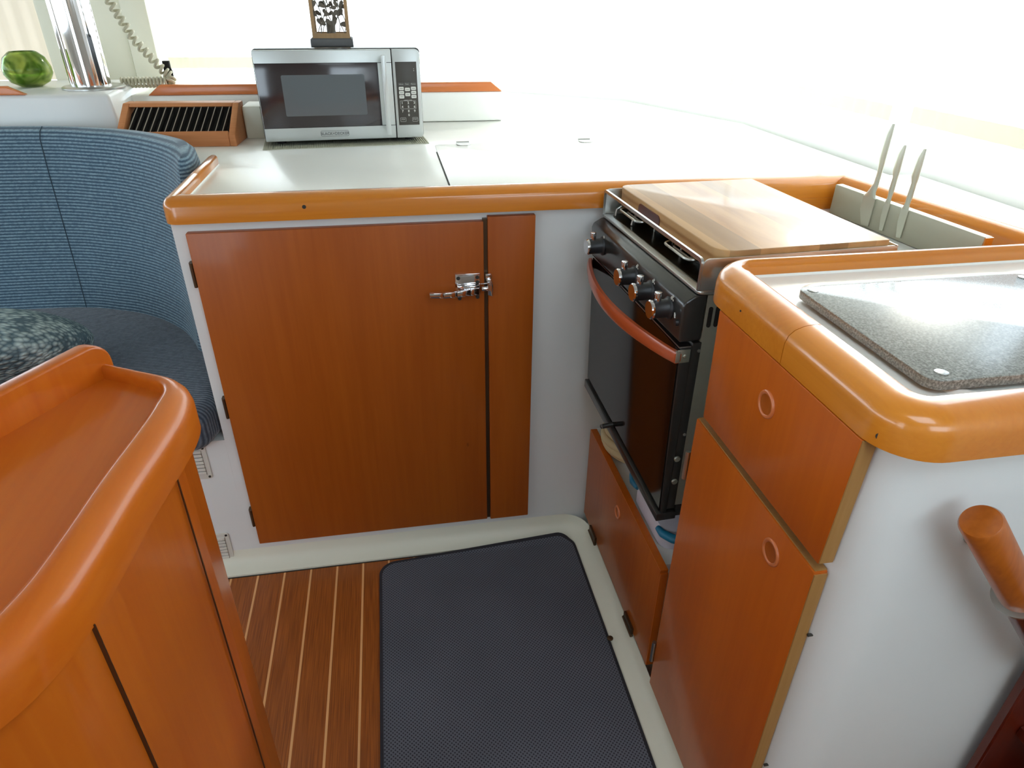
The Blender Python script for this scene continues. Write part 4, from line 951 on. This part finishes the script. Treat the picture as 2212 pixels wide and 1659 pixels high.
# ------------------------------------------------------------------ foreground cabinet at left
ZL = 0.930; ZT = 0.914
lc = thing('tray_top_cabinet', 'orange varnished cabinet with raised tray edges in the left foreground', 'cabinet', (-0.45,0.5,0))
bodyp = rpath([(-0.365,0.775),(-0.262,0.722),(-0.2475,0.640),(-0.258,0.460),(-0.268,0.372),(-0.36,0.285),(-0.75,0.20),(-0.95,0.22)], [0.0,0.035,0.02,0.05,0.10,0.08,0.02,0], 8, True)
b = NB(); prism(b, bodyp, 0.0, 0.880); obj('body', b, 'cab_l', lc, ang=60)
b = NB(); prism(b, [(-0.365,0.780),(-0.266,0.730),(-0.255,0.64),(-0.268,0.46),(-0.280,0.395),(-0.35,0.31),(-0.75,0.215),(-0.78,0.22)], 0.880, ZT); obj('tray_base', b, 'tray_l', lc)
def crv(pts, n=6):
    out = []; P = [Vector(p) for p in pts]
    for i in range(len(P)-1):
        a, b_, c, d = P[max(0,i-1)], P[i], P[i+1], P[min(len(P)-1,i+2)]
        for k in range(n):
            t = k/n; out.append(tuple(0.5*((2*b_) + (c-a)*t + (2*a-5*b_+4*c-d)*t*t + (3*b_-a-3*c+d)*t**3)))
    out.append(tuple(P[-1])); return out
op = crv([(-0.368,0.796),(-0.318,0.768),(-0.268,0.742),(-0.244,0.712),(-0.2375,0.672),(-0.241,0.62),(-0.250,0.54),(-0.256,0.46),(-0.264,0.40),(-0.285,0.345),(-0.33,0.30),(-0.42,0.262),(-0.56,0.225),(-0.75,0.19)], 5)
LP = [(0,.876),(0,.908),(.003,.918),(.010,.925),(.020,.9295),(.028,.930),(.033,.928),(.036,.922),(.036,.890),(.028,.876)]
def wsc(i): 
    t = i/5.0; return 0.5 if t < 1 else 0.5 + 0.5*min(1, (t-1)/3.0)
b = NB(); sweep(b, op, [(-o, z) for o, z in LP], scale=[wsc(i) for i in range(len(op))]); obj('fiddle', b, 'tray_l', lc, ang=60, label='rounded raised tray edge')
# back board (higher, rounded end)
A0, A1 = Vector((-0.598,0.310)), Vector((-0.347,0.786)); ad = (A1-A0).normalized(); an = Vector((-ad.y, ad.x))
b = NB(); LL = (A1-A0).length; out = rpath([(0,0.878),(LL,0.878),(LL,0.958),(0,0.958)], [0,0,0.028,0], 8, True)
A = [b.verts.new((A0.x+ad.x*s, A0.y+ad.y*s, z)) for s, z in out]; B = [b.verts.new((A0.x+ad.x*s+an.x*0.020, A0.y+ad.y*s+an.y*0.020, z)) for s, z in out]
b.faces.new(A); b.faces.new(B[::-1])
for i in range(len(out)): b.faces.new((A[i], B[i], B[(i+1)%len(out)], A[(i+1)%len(out)]))
obj('back_board', b, 'cab_l', lc, bev=0.004, seg=3, ang=50)
# door seams on the side face
b = NB(); box(b, -0.2475, -0.2462, 0.612, 0.614, 0.02, 0.878); o = obj('door_seam', b, 'bronze', lc)
b = NB(); box(b, -0.270, -0.2596, 0.4162, 0.4174, 0.02, 0.878); obj('door_seam', b, 'bronze', lc)

# ------------------------------------------------------------------ rug
rg = thing('galley_rug', 'charcoal grey dotted rug with rounded bound corners on the galley sole', 'rug', (0.155,0.8,0.0))
rp = rpath([(-0.112,0.30),(0.4195,0.30),(0.4195,1.370),(-0.112,1.342)], [0.02,0.02,0.045,0.045], 9, True)
rpi = rpath([(-0.105,0.307),(0.413,0.307),(0.413,1.362),(-0.105,1.335)], [0.018,0.018,0.040,0.040], 9, True)
b = NB(); rows = []
def rz(x, y): # the rug rides up on the cream cove at its far and right edges
    return 0.0 + max(0, (y-1.350))*0.75 
b = NB(); A = [b.verts.new((x,y,0.0006+rz(x,y))) for x, y in rp]; B = [b.verts.new((x,y,0.0085+rz(x,y))) for x, y in rp]; C_ = [b.verts.new((x,y,0.0095+rz(x,y))) for x, y in rpi]; D_ = [b.verts.new((x,y,0.001+rz(x,y))) for x, y in rpi]
n = len(rp)
for i in range(n):
    j = (i+1)%n; b.faces.new((A[i],A[j],B[j],B[i])); b.faces.new((B[i],B[j],C_[j],C_[i])); b.faces.new((C_[i],C_[j],D_[j],D_[i])); b.faces.new((D_[i],D_[j],A[j],A[i]))
obj('binding', b, 'rugb', rg, ang=60)
b = NB(); prism(b, [(x*1.0,y) for x, y in rpi], 0.001, 0.0088)
for v in b.verts: v.co.z += rz(v.co.x, v.co.y)
obj('pile', b, 'rug', rg, smooth=False)

# ------------------------------------------------------------------ companionway steps side and handrail at right
b = NB(); box(b, 0.772, 1.19, 0.440, 0.450, 0.0, 0.640); cs = thing('companionway_steps', 'dark mahogany side board of the companionway steps at lower right', 'steps', (0.95,0.43,0))
obj('side_board', b, 'dark_w', cs, bev=0.002)
b = NB(); box(b, 0.7665, 0.772, 0.4405, 0.4505, 0.0, 0.640); obj('edge_strip', b, 'dark_w', cs)
for zz in (0.22, 0.44):
    b = NB(); box(b, 0.80, 1.19, 0.17, 0.4395, zz-0.02, zz); obj('tread', b, 'dark_w', cs, bev=0.003)
hr = thing('handrail', 'short round teak handrail with steel collar on the white wall above the steps', 'handrail', (0.55,0.42,0.863))
ax = Vector((0.627,0.0,-0.778)); p0 = Vector((0.548,0.420,0.866)); Rr = 0.0205
def ap(t): return tuple(p0 + ax*t)
b = NB(); tube(b, [ap(0.0),ap(0.003),ap(0.155)], [Rr-0.002,Rr,Rr], 40); obj('rod', b, 'rod_w', hr, bev=0.0, ang=50)
b = NB(); tube(b, [ap(0.155),ap(0.1555),ap(0.1585),ap(0.159)], [Rr+0.004,Rr+0.0065,Rr+0.0065,Rr+0.004], 40); obj('collar', b, 'steel', hr, ang=60)
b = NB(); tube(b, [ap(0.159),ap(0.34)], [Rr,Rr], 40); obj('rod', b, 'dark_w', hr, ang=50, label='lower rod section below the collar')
b = NB(); cyl(b, (0.596,0.430,0.810), (0.602,0.4625,0.800), 0.007, n=14); lathe(b, (0.602,0.4625,0.800), [(0.011,0.0),(0.011,-0.003),(0.008,-0.004)], 18, 'y'); obj('wall_standoff', b, 'steel', hr)
